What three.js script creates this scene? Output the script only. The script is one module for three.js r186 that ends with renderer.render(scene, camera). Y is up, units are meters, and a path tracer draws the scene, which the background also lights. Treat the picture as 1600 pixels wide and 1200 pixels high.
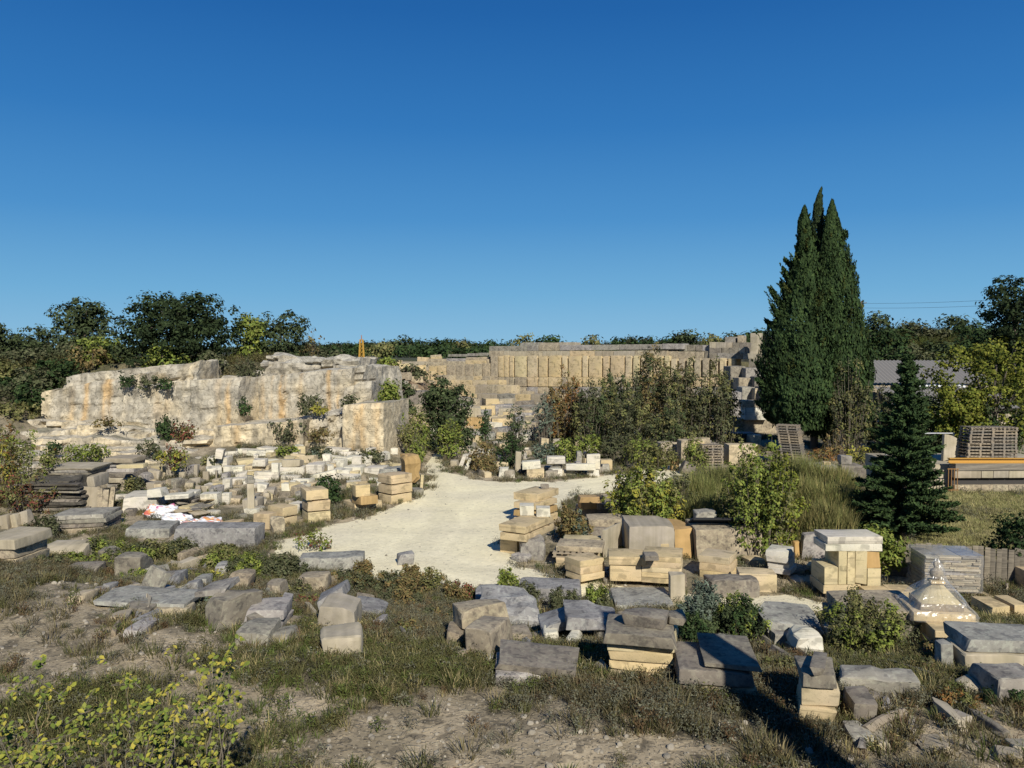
import * as THREE from 'three';
import { mergeGeometries, toCreasedNormals } from 'three/addons/utils/BufferGeometryUtils.js';

// ---------------------------------------------------------------- camera, sky, sun, exposure
const scene = new THREE.Scene();
const FOV = 50, EYE = 6.2, PITCH = Math.atan(50 / 1287);
const camera = new THREE.PerspectiveCamera(FOV, 4 / 3, 0.1, 9000);
camera.position.set(0, EYE, 0);
camera.rotation.set(-PITCH, 0, 0);
camera.updateMatrixWorld();
const renderer = new THREE.WebGLRenderer({ antialias: true });
renderer.toneMapping = THREE.LinearToneMapping;
renderer.toneMappingExposure = 1.06;
renderer.shadowMap.enabled = true;
renderer.setSize(1024, 768);

{ // clear autumn sky: deep blue overhead, paler towards the horizon
  const W = 64, H = 512, d = new Float32Array(W * H * 4);
  const stops = [[-90, .10, .13, .13], [-3, .16, .25, .30], [0, .26, .49, .68], [4, .155, .395, .64], [9, .072, .268, .565], [15, .033, .180, .47], [22, .0165, .119, .372], [30, .0095, .077, .275], [45, .008, .058, .21], [90, .009, .046, .165]];
  for (let j = 0; j < H; j++) {
    const el = (j + .5) / H * 180 - 90;
    let k = 0; while (k < stops.length - 2 && el > stops[k + 1][0]) k++;
    const a = stops[k], b = stops[k + 1], t = Math.min(1, Math.max(0, (el - a[0]) / (b[0] - a[0])));
    for (let i = 0; i < W; i++) for (let c = 0; c < 4; c++) d[(j * W + i) * 4 + c] = c == 3 ? 1 : a[c + 1] + (b[c + 1] - a[c + 1]) * t;
  }
  const tx = new THREE.DataTexture(d, W, H, THREE.RGBAFormat, THREE.FloatType);
  tx.mapping = THREE.EquirectangularReflectionMapping; tx.magFilter = THREE.LinearFilter; tx.minFilter = THREE.LinearFilter; tx.needsUpdate = true;
  scene.background = tx; scene.environment = tx;
}
const SUN_AZ = 16 * Math.PI / 180, SUN_EL = 33 * Math.PI / 180;
const sun = new THREE.DirectionalLight(new THREE.Color().setRGB(1, .955, .86), 4.8);
sun.position.set(Math.sin(SUN_AZ) * 150, Math.tan(SUN_EL) * 150, Math.cos(SUN_AZ) * 150 - 45);
sun.target.position.set(0, 0, -45);
sun.castShadow = true; sun.shadow.mapSize.set(4096, 4096);
Object.assign(sun.shadow.camera, { left: -80, right: 80, top: 80, bottom: -80, near: 1, far: 420 });
scene.add(sun, sun.target);

// ---------------------------------------------------------------- helpers
const FPX = 600 / Math.tan(FOV / 2 * Math.PI / 180), CP = Math.cos(PITCH), SP = Math.sin(PITCH), RAD = Math.PI / 180;
function rng(seed) { let a = seed * 2654435761 >>> 0; return () => { a = a + 0x6D2B79F5 | 0; let t = Math.imul(a ^ a >>> 15, 1 | a); t = t + Math.imul(t ^ t >>> 7, 61 | t) ^ t; return ((t ^ t >>> 14) >>> 0) / 4294967296; }; }
const lerp = (a, b, t) => a + (b - a) * t, clamp = (v, a, b) => Math.min(b, Math.max(a, v));
const sm = (a, b, v) => { const t = clamp((v - a) / (b - a), 0, 1); return t * t * (3 - 2 * t); };
function h3(x, y, z) { let n = Math.imul(x, 374761393) + Math.imul(y, 668265263) + Math.imul(z, 2147483647 ^ 0x5bd1e995) | 0; n = Math.imul(n ^ n >>> 13, 1274126177); return ((n ^ n >>> 16) >>> 0) / 4294967296; }
function vn(x, y = 0, z = 0) { // value noise 0..1
  const X = Math.floor(x), Y = Math.floor(y), Z = Math.floor(z); let u = x - X, v = y - Y, w = z - Z;
  u = u * u * (3 - 2 * u); v = v * v * (3 - 2 * v); w = w * w * (3 - 2 * w);
  return lerp(lerp(lerp(h3(X, Y, Z), h3(X + 1, Y, Z), u), lerp(h3(X, Y + 1, Z), h3(X + 1, Y + 1, Z), u), v), lerp(lerp(h3(X, Y, Z + 1), h3(X + 1, Y, Z + 1), u), lerp(h3(X, Y + 1, Z + 1), h3(X + 1, Y + 1, Z + 1), u), v), w);
}
const fbm = (x, y, z = 0, o = 4) => { let s = 0, a = .5, t = 0; for (let i = 0; i < o; i++) { s += a * vn(x, y, z); t += a; a *= .5; x = x * 2.03 + 7.1; y = y * 2.03 + 3.7; z = z * 2.03 + 1.3; } return s / t; };
const V = (x, y, z) => new THREE.Vector3(x, y, z);

// a viewing direction through photograph coordinates, and where it meets the ground: used to survey positions
function rayDir(px, py) { const u = (px - 800) / FPX, v = (600 - py) / FPX; return [u, v * CP - SP, -v * SP - CP]; }
function atDepth(px, py, D) { const r = rayDir(px, py), t = D / -r[2]; return [r[0] * t, EYE + r[1] * t, -D]; }
const X = (px, D) => atDepth(px, 550, D)[0], Yh = (py, D) => atDepth(800, py, D)[1];
const wallD = x => 122 - (x + 13.3) / 41 * 27;
function T(x, D) { // terrain height
  const s = 20 + (x < 0 ? Math.min(6, -x * .45) : 0);
  let h = 1.25 * sm(s, s - 9, D) + 2.8 * sm(8.5, 2.2, D);
  h += (fbm(x * .5, D * .5, 3, 3) - .5) * .35 * sm(s - 1, s - 4, D);
  h += .95 * sm(36.5, 44.5, D) * sm(-4.5, -8, x) * sm(60, 54, D); // talus at the cliff foot
  const xb = lerp(-10.5, -26, clamp((D - 55) / 55, 0, 1.5));
  const pl = (4.75 + (fbm(x * .12, D * .12, 5, 2) - .5) * 1) * sm(51, 57, D) * sm(xb + 1.5, xb - 2.5, x);
  const slope = D > 70 ? (sm(72, 112, D) * 3.4 + sm(112, 140, D) * 1.8) * sm(-8, -14, x) : 0;
  const wd = wallD(clamp(x, -60, 27));
  const bk = 5.0 * sm(wd + 1.5, wd + 5, D) * sm(33, 29, x);
  const rt = x > 20 ? sm(26, 34, x) * (sm(62, 100, D) * 8.2) : 0;
  const lf = sm(-24, -34, x) * sm(34, 50, D) * 3;
  h += Math.max(pl, slope, bk, rt, lf);
  if (D > 150) h += (fbm(x * .004, D * .004, 9, 3) - .35) * Math.min(26, (D - 150) * .012);
  return h;
}
function P(px, py) { // ground point below a photograph coordinate
  const r = rayDir(px, py); let t0 = 2, t = 2;
  for (; t < 260; t += .1 + t * .004) { if (EYE + r[1] * t < T(r[0] * t, -r[2] * t)) break; t0 = t; }
  for (let i = 0; i < 20; i++) { const m = (t0 + t) / 2; if (EYE + r[1] * m < T(r[0] * m, -r[2] * m)) t = m; else t0 = m; }
  return [r[0] * t, T(r[0] * t, -r[2] * t), r[2] * t];
}
function onPlane(px, py, y) { const r = rayDir(px, py), t = (y - EYE) / r[1]; return [r[0] * t, y, r[2] * t]; }

const taken = {}, seenLabels = {};
function numbered(n) { const k = taken[n] = (taken[n] ?? -1) + 1; return k ? `${n}_${String(k).padStart(3, '0')}` : n; }
function tag(o, label, category, group, kind) {
  if (label) { if (seenLabels[label] !== undefined && (!group || seenLabels[label] !== group)) console.warn('DUPLICATE LABEL', label); seenLabels[label] = group || ''; o.userData.label = label; }
  if (category) o.userData.category = category; if (group) o.userData.group = group; if (kind) o.userData.kind = kind;
  return o;
}
function mesh(name, geo, mat, parent) { const m = new THREE.Mesh(geo, mat); m.castShadow = m.receiveShadow = true; m.name = parent ? name : numbered(name); (parent || scene).add(m); return m; }
function thing(name, label, cat, pos = [0, 0, 0], turn = 0, group) { const g = new THREE.Group(); g.name = numbered(name); g.position.set(...pos); g.rotation.y = turn; scene.add(g); tag(g, label, cat, group); return g; }

// geometry collector
class GB {
  constructor() { this.p = []; this.c = []; this.u = []; this.useC = false; }
  tri(a, b, c, col) { this.p.push(...a, ...b, ...c); if (col) { this.useC = true; for (let i = 0; i < 3; i++) this.c.push(col[0], col[1], col[2]); } this.u.push(0, 0, 1, 0, .5, 1); }
  quad(a, b, c, d, col) { this.tri(a, b, c, col); this.tri(a, c, d, col); }
  bar(a, b, r0, r1 = r0, n = 4, col) { // tapered stick
    const A = V(...a), B = V(...b), ax = B.clone().sub(A).normalize(), s = Math.abs(ax.y) > .9 ? V(1, 0, 0) : V(0, 1, 0), u = s.cross(ax).normalize(), w = ax.clone().cross(u), q = [];
    for (let i = 0; i < n; i++) { const t = i / n * 2 * Math.PI + .4, d = u.clone().multiplyScalar(Math.cos(t)).addScaledVector(w, Math.sin(t)); q.push([A.clone().addScaledVector(d, r0).toArray(), B.clone().addScaledVector(d, r1).toArray()]); }
    for (let i = 0; i < n; i++) { const j = (i + 1) % n; this.quad(q[i][0], q[j][0], q[j][1], q[i][1], col); }
    for (let i = 1; i < n - 1; i++) { this.tri(q[0][1], q[i][1], q[i + 1][1], col); this.tri(q[0][0], q[i + 1][0], q[i][0], col); }
  }
  box(x, y, z, w, h, d, ry = 0, col) { // centred in x, z, standing on y
    const cs = Math.cos(ry), sn = Math.sin(ry), k = (a, b, c) => { const X = a * w / 2, Z = c * d / 2; return [x + X * cs + Z * sn, y + b * h, z - X * sn + Z * cs]; };
    const v = []; for (const b of [0, 1]) for (const [a, c] of [[-1, 1], [1, 1], [1, -1], [-1, -1]]) v.push(k(a, b, c));
    for (let i = 0; i < 4; i++) { const j = (i + 1) % 4; this.quad(v[i], v[j], v[j + 4], v[i + 4], col); }
    this.quad(v[4], v[5], v[6], v[7], col); this.quad(v[3], v[2], v[1], v[0], col);
  }
  build() { const g = new THREE.BufferGeometry(); g.setAttribute('position', new THREE.Float32BufferAttribute(this.p, 3)); g.setAttribute('uv', new THREE.Float32BufferAttribute(this.u, 2)); if (this.useC) g.setAttribute('color', new THREE.Float32BufferAttribute(this.c, 3)); g.computeVertexNormals(); return g; }
}

// ---------------------------------------------------------------- materials
function tex(n, fn, srgb = true, rep = 1, m = n) { // neutral texture computed per texel; fn(u,v) -> [r,g,b] or grey, 0..1 as stored
  const d = new Uint8Array(n * m * 4);
  for (let j = 0; j < m; j++) for (let i = 0; i < n; i++) { const c = fn(i / n, j / m), o = (j * n + i) * 4; for (let k = 0; k < 3; k++) d[o + k] = clamp((Array.isArray(c) ? c[k] : c) * 255, 0, 255); d[o + 3] = 255; }
  const t = new THREE.DataTexture(d, n, m); t.wrapS = t.wrapT = THREE.RepeatWrapping; t.magFilter = THREE.LinearFilter; t.minFilter = THREE.LinearMipmapLinearFilter; t.generateMipmaps = true;
  if (srgb) t.colorSpace = THREE.SRGBColorSpace; t.repeat.set(rep, rep); t.needsUpdate = true; return t;
}
// tileable noise: lattice wraps every `per` cells
function tn(u, v, per, seed) { const x = u * per, y = v * per, X = Math.floor(x), Y = Math.floor(y); let a = x - X, b = y - Y; a = a * a * (3 - 2 * a); b = b * b * (3 - 2 * b); const w = k => ((k % per) + per) % per; return lerp(lerp(h3(w(X), w(Y), seed), h3(w(X + 1), w(Y), seed), a), lerp(h3(w(X), w(Y + 1), seed), h3(w(X + 1), w(Y + 1), seed), a), b); }
const tf = (u, v, per, seed, o = 4) => { let s = 0, a = .5, t = 0; for (let i = 0; i < o; i++) { s += a * tn(u, v, per, seed + i); t += a; a *= .55; per *= 2; } return s / t; };
const tnA = (u, v, pu, pv, seed) => { const x = u * pu, y = v * pv, X = Math.floor(x), Y = Math.floor(y); let a = x - X, b = y - Y; a = a * a * (3 - 2 * a); b = b * b * (3 - 2 * b); const w = (k, p) => ((k % p) + p) % p; return lerp(lerp(h3(w(X, pu), w(Y, pv), seed), h3(w(X + 1, pu), w(Y, pv), seed), a), lerp(h3(w(X, pu), w(Y + 1, pv), seed), h3(w(X + 1, pu), w(Y + 1, pv), seed), a), b); };
const texFresh = tex(512, (u, v) => { const n = tf(u, v, 4, 11, 5), s = tn(u, v, 128, 21), st = tnA(u, v, 3, 40, 31); const w = sm(.56, .70, tf(u, v, 7, 41, 4)); const g = .84 + (n - .5) * .26 - (s > .86 ? .10 : 0) - (st > .74 ? .09 : 0) - w * .13; return [g, g * (.985 - .03 * n), g * (.95 - .08 * tf(u, v, 3, 51, 3))]; }, true, .5);
const texLichen = tex(1024, (u, v) => { const n = tf(u, v, 6, 61, 7), p = sm(.54, .66, tf(u, v, 34, 71, 4)), k = sm(.54, .70, tf(u, v, 22, 81, 5)), d = tn(u, v, 220, 85); const g = .85 + (n - .5) * .36 + p * .08 - k * .16 - (d > .85 ? .08 : 0); return [g, g * (.985 + .015 * p), g * (.965 + .02 * k)]; }, true, .5);
const texStreak = tex(512, (u, v) => { const a = tnA(u, v, 24, 2, 91) * .6 + tnA(u, v, 60, 3, 95) * .4, n = tf(u, v, 6, 99, 4); const g = .70 + a * .17 + n * .20; return [g, g * .975, g * (.90 + .07 * n)]; }, true, .4);
const texCliff = tex(1024, (u, v) => { const n = tf(u, v, 8, 301, 7), b = tnA(u, v, 5, 46, 311) * .6 + tnA(u, v, 14, 110, 321) * .4, c = sm(.035, .0, Math.abs(tf(u, v, 7, 331, 4) - .5)), p = sm(.56, .68, tf(u, v, 26, 341, 4)); const g = .90 + (n - .5) * .42 + (b - .5) * .09 - c * .13 - p * .10; return [g, g * .985, g * .96]; }, true, .35);
const bumpCliff = tex(1024, (u, v) => { const n = tf(u, v, 10, 301, 6), b = tnA(u, v, 5, 46, 311) * .6 + tnA(u, v, 14, 110, 321) * .4, c = sm(.04, .0, Math.abs(tf(u, v, 7, 331, 4) - .5)); return n * .65 + b * .14 - c * .2 + .15; }, false, .35);
const bumpStone = tex(512, (u, v) => tf(u, v, 12, 101, 5) * .8 + tn(u, v, 160, 111) * .2, false, .6);
const bumpRough = tex(512, (u, v) => tf(u, v, 6, 121, 6), false, .5);
const texWood = tex(256, (u, v) => { const a = tnA(u, v, 4, 64, 131) * .5 + tnA(u, v, 8, 128, 137) * .5; const g = .62 + a * .4; return [g, g * .97, g * .92]; }, true, 1);
const STONE = { // base colours, linear; map; roughness
  cream: [.80, .665, .43, 'f'], pale: [.83, .72, .51, 'f'], white: [.93, .91, .85, 'f'], tan: [.55, .39, .19, 's'], ochre: [.60, .40, .17, 's'],
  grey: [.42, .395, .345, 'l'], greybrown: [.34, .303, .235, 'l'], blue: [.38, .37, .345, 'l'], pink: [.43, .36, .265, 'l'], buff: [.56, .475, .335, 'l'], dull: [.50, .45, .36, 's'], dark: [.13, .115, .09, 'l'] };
const matCache = {};
function stone(kind, r = Math.random) {
  const i = Math.floor(r() * 4), key = kind + i; if (matCache[key]) return matCache[key];
  const q = rng(key.length * 31 + kind.charCodeAt(0) * 7 + kind.charCodeAt(1) + i * 97), c = STONE[kind], k = (c[3] == 'f' ? .93 : .82) + q() * (c[3] == 'f' ? .12 : .26);
  const m = new THREE.MeshStandardMaterial({ color: new THREE.Color().setRGB(c[0] * k, c[1] * k * (.98 + q() * .04), c[2] * k * (.93 + q() * .12)), roughness: .93, map: c[3] == 'f' ? texFresh : c[3] == 'l' ? texLichen : texStreak, bumpMap: c[3] == 'f' ? bumpStone : bumpRough, bumpScale: c[3] == 'f' ? .006 : .02 });
  return matCache[key] = m;
}
const plain = (r, g, b, o = {}) => new THREE.MeshStandardMaterial({ color: new THREE.Color().setRGB(r, g, b), roughness: .9, side: THREE.DoubleSide, ...o });
const leafMat = new THREE.MeshPhysicalMaterial({ vertexColors: true, roughness: .85, specularIntensity: .3, side: THREE.DoubleSide });
const barkMat = plain(.13, .105, .08), twigMat = plain(.20, .165, .12), wood = plain(.36, .30, .23, { map: texWood }), woodGrey = plain(.30, .28, .25, { map: texWood });

// irregular block standing on its origin: rounded edges, warped faces, optional cut planes; uv in metres
function blockGeo(w, h, d, { r = .025, amp = .012, freq = 1.6, seg = .45, seed = 1, skew = 0, cuts = 0, max = 9, strata = 0, chips = 0 } = {}) {
  const q = rng(seed * 13 + 5), off = [q() * 90, q() * 90, q() * 90], S = [w, h, d], ax = S.map(s => { const R = Math.min(r, s * .22), n = clamp(Math.round(s / seg), 1, max), a = [-s / 2]; for (let i = 0; i <= n; i++) a.push(-s / 2 + R + (s - 2 * R) * i / n); a.push(s / 2); return a; });
  const R = S.map(s => Math.min(r, s * .22));
  const sk = []; for (let i = 0; i < 8; i++) sk.push([(q() - .5) * 2 * skew, (q() - .5) * 2 * skew * .6, (q() - .5) * 2 * skew]);
  const planes = []; for (let i = 0; i < chips; i++) { const n = V((q() < .5 ? -1 : 1) * (.3 + q()), (q() < .75 ? 1 : -1) * (.3 + q()), (q() < .5 ? -.4 : 1) * (.3 + q())).normalize(); planes.push([n, (Math.abs(n.x) * w + Math.abs(n.y) * h + Math.abs(n.z) * d) / 2 - (.02 + q() * .10) * Math.min(1, Math.min(w, h, d) * 2)]); } for (let i = 0; i < cuts; i++) { const n = V(q() - .5, (q() - .35) * 1.1, q() - .5).normalize(); planes.push([n, (Math.abs(n.x) * w + Math.abs(n.y) * h + Math.abs(n.z) * d) / 2 * (.60 + q() * .25)]); }
  const warp = p => {
    const o = [0, 1, 2].map(i => { const c = S[i] / 2 - R[i]; return clamp(p[i], -c, c); }), e = p.map((v, i) => v - o[i]), L = Math.hypot(...e);
    let v = p.slice(); if (L > 1e-6) { const Rm = Math.max(...e.map(Math.abs)); v = o.map((c, i) => c + e[i] / L * Rm * (L > Rm * 1.01 ? 1.08 : 1)); }
    if (skew) for (let i = 0; i < 3; i++) { let s = 0; for (let c = 0; c < 8; c++) { const wx = c & 1 ? p[0] / w + .5 : .5 - p[0] / w, wy = c & 2 ? p[1] / h + .5 : .5 - p[1] / h, wz = c & 4 ? p[2] / d + .5 : .5 - p[2] / d; s += wx * wy * wz * sk[c][i]; } v[i] += s; }
    for (const [n, f] of planes) { const t = n.x * v[0] + n.y * v[1] + n.z * v[2] - f; if (t > 0) { v[0] -= n.x * t; v[1] -= n.y * t; v[2] -= n.z * t; } }
    if (amp) for (let i = 0; i < 3; i++) v[i] += (fbm(p[0] * freq + off[i], p[1] * freq + off[(i + 1) % 3], p[2] * freq + i * 17, 3) - .5) * 2.4 * amp;
    if (strata) { const s = (vn(0, (p[1] + off[0]) * 3.1, off[1]) - .5) * 2 * strata; v[0] += Math.sign(p[0]) * s * Math.min(1, Math.abs(p[0]) * 4 / w); v[2] += Math.sign(p[2]) * s * Math.min(1, Math.abs(p[2]) * 4 / d); }
    return [v[0], Math.max(-h / 2, v[1]) + h / 2, v[2]];
  };
  const pos = [], uv = [], uo = q() * 7, vo = q() * 7;
  for (let f = 0; f < 6; f++) {
    const k = f >> 1, s = f & 1 ? 1 : -1, a = k == 0 ? 2 : 0, b = k == 1 ? 2 : 1, A = ax[a], B = ax[b];
    const g = A.map(x => B.map(y => { const p = [0, 0, 0]; p[k] = s * S[k] / 2; p[a] = x; p[b] = y; return { v: warp(p), u: [x + uo + f * .37, y + vo + f * .53] }; }));
    const flip = (s > 0) != (k == 2);
    for (let i = 0; i < A.length - 1; i++) for (let j = 0; j < B.length - 1; j++) {
      const c = [g[i][j], g[i + 1][j], g[i + 1][j + 1], g[i][j + 1]]; if (flip) c.reverse();
      for (const t of [0, 1, 2, 0, 2, 3]) { pos.push(...c[t].v); uv.push(...c[t].u); }
    }
  }
  const geo = new THREE.BufferGeometry(); geo.setAttribute('position', new THREE.Float32BufferAttribute(pos, 3)); geo.setAttribute('uv', new THREE.Float32BufferAttribute(uv, 2));
  return toCreasedNormals(geo, .36);
}

// ---------------------------------------------------------------- ground sheet
const ROADP = [[425, 846], [470, 838], [520, 822], [580, 806], [640, 783], [668, 765], [672, 745], [660, 728], [655, 714], [672, 708], [692, 709], [690, 722], [700, 738], [760, 752], [860, 753], [960, 742], [1045, 728], [1085, 722], [1090, 742], [1020, 760], [960, 768], [900, 776], [885, 790], [860, 812], [800, 838], [785, 862], [815, 884], [890, 905], [1000, 922], [1090, 930], [1230, 928], [1300, 945], [1420, 950], [1480, 965], [1420, 985], [1230, 960], [1080, 950], [900, 935], [700, 925], [560, 905], [420, 868]];
const roadPoly = ROADP.map(([a, b]) => { const p = onPlane(a, b, 0); return [p[0], -p[2]]; });
function inPoly(x, y, poly) { let c = false; for (let i = 0, j = poly.length - 1; i < poly.length; j = i++) { const [a, b] = poly[i], [e, f] = poly[j]; if ((b > y) != (f > y) && x < (e - a) * (y - b) / (f - b) + a) c = !c; } return c; }
function distPoly(x, y, poly) { let m = 1e9; for (let i = 0, j = poly.length - 1; i < poly.length; j = i++) { const [a, b] = poly[i], [e, f] = poly[j], dx = e - a, dy = f - b, t = clamp(((x - a) * dx + (y - b) * dy) / (dx * dx + dy * dy), 0, 1); m = Math.min(m, Math.hypot(x - a - dx * t, y - b - dy * t)); } return inPoly(x, y, poly) ? -m : m; }
const sandSpots = [[70, 1000, 2.2, 1.2], [120, 1040, 1.6, .6], [460, 1110, 1.7, .45], [640, 1130, 1.7, .5], [800, 1150, 1.3, .5], [1480, 1140, 1.6, .5], [1560, 1165, 1.2, .5], [360, 1095, .8, .4], [250, 965, .9, .35], [900, 1190, 1.2, .4], [560, 1190, 1.2, .3], [330, 1010, .8, .3], [760, 1085, .5, .25], [130, 920, 1, .4], [40, 960, 1.6, .7], [700, 1170, 2, .4], [1050, 1180, 1, .3], [300, 1060, 1, .4], [200, 1000, 1.2, .35], [1400, 1110, .8, .3]].map(([a, b, rx, rz]) => { const p = P(a, b); return [p[0], -p[2], rx * 1.35, rz * 2.5]; });
function sandAt(x, D) { let s = 0; for (const [a, b, rx, rz] of sandSpots) { const q = Math.hypot((x - a) / rx, (D - b) / rz) + (fbm(x * 1.3, D * 1.3, 7, 3) - .5) * 1.3; s = Math.max(s, sm(1.15, .55, q)); } return s; }
const fieldPoly = [[1380, 868], [1590, 874], [1660, 872], [1660, 774], [1480, 774], [1340, 790]].map(([a, b]) => { const p = onPlane(a, b, 0); return [p[0], -p[2]]; });
function groundCol(x, D) {
  const n = fbm(x * .9, D * .9, 1, 4), n2 = fbm(x * 2.7, D * 2.7, 2, 3);
  const s = 20 + (x < 0 ? Math.min(6, -x * .45) : 0), mix = (a, b, t) => a.map((v, i) => lerp(v, b[i], t));
  let c;
  const bank = mix([.108, .096, .054], [.195, .165, .10], sm(.42, .66, n * .6 + n2 * .4)), sand = mix([.52, .43, .285], [.36, .30, .195], sm(.35, .65, n2));
  const yard = mix([.50, .42, .285], [.25, .22, .135], sm(.44, .62, n));
  const scrub = mix([.12, .115, .055], [.24, .20, .115], sm(.45, .7, n));
  c = mix(yard, mix(bank, sand, sandAt(x, D)), sm(s + 1, s - 2.5, D));
  if (D < 60) { const e = distPoly(x, D, roadPoly) + (n - .5) * 2.2; c = mix(c, [.57, .475, .315], sm(.9, -.1, e) * sm(s - 2, s, D)); }
  if (x > 4 && D < 27 && D > 17) c = mix(c, [.56, .465, .305], sm(.72, .45, n) * sm(4, 6, x) * sm(17.5, 19, D) * sm(26, 24, D) * .9);
  if (x > 8 && D < 45) c = mix(c, mix([.40, .36, .17], [.30, .28, .125], n2), sm(.6, -.6, distPoly(x, D, fieldPoly)));
  if (D > 46) { const k = sm(46, 52, D) * sm(-9, -13, x); c = mix(c, scrub, k); }
  if (D > 70) { const k = sm(70, 90, D) * (x < -8 ? 1 : 0); c = mix(c, mix([.44, .35, .22], [.36, .22, .12], n2), k * sm(-30, -24, x)); }
  if (D > 84) c = mix(c, [.075, .085, .04], sm(0, 3, D - wallD(clamp(x, -30, 27)) - 2));
  if (x > 22 && D > 56) c = mix(c, scrub, sm(22, 28, x) * sm(56, 62, D));
  if (D > 150) c = mix(c, [.05, .06, .03], sm(150, 200, D));
  return c;
}
const texSoil = tex(1024, (u, v) => { const n = tf(u, v, 8, 201, 6), s = tn(u, v, 90, 211), p = tn(u, v, 200, 221), k = sm(.62, .72, tf(u, v, 24, 231, 3)); const e = sm(.58, .68, tf(u, v, 60, 261, 3)); const g = .72 + n * .38 + (s > .8 ? .12 : 0) - (p > .8 ? .2 : 0) - k * .2 - e * .14; return [g, g * .985, g * .965]; }, true, 1 / 5);
const bumpSoil = tex(1024, (u, v) => tf(u, v, 16, 241, 6) * .7 + (tn(u, v, 110, 251) > .72 ? .3 : 0), false, 1 / 5);
{
  const line = (a, b, st, ga, gb) => { const o = []; for (let v = a; v <= b; v += st) o.push(v); let s = st; let v = a; const lo = []; while (v > ga) { s *= 1.25; v -= s; lo.unshift(v); } s = st; v = b; while (v < gb) { s *= 1.22; v += s; o.push(v); } return lo.concat(o); };
  const xs = line(-26, 28, .28, -5200, 5200), zs = line(5, 40, .24, -40, 60), z2 = []; for (const z of zs) if (z < 44) z2.push(z); { let z = z2[z2.length - 1], s = .45; while (z < 160) { z += s; s = Math.min(1.3, s * 1.02); z2.push(z); } while (z < 6000) { s *= 1.2; z += s; z2.push(z); } }
  const pos = [], col = [], uv = [], idx = [];
  for (const D of z2) for (const x of xs) { pos.push(x, T(x, Math.max(D, -2)), -D); const c = groundCol(x, D); col.push(...c); uv.push(x, D); }
  const n = xs.length; for (let j = 0; j < z2.length - 1; j++) for (let i = 0; i < n - 1; i++) { const a = j * n + i; idx.push(a, a + 1, a + n, a + 1, a + n + 1, a + n); }
  const g = new THREE.BufferGeometry(); g.setAttribute('position', new THREE.Float32BufferAttribute(pos, 3)); g.setAttribute('color', new THREE.Float32BufferAttribute(col, 3)); g.setAttribute('uv', new THREE.Float32BufferAttribute(uv, 2)); g.setIndex(idx); g.computeVertexNormals();
  const m = mesh('ground', g, new THREE.MeshStandardMaterial({ vertexColors: true, map: texSoil, bumpMap: bumpSoil, bumpScale: .035, roughness: 1 })); m.userData.kind = 'structure'; m.userData.label = 'dry stony ground of the quarry yard and its bank'; m.userData.category = 'ground';
}
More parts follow.
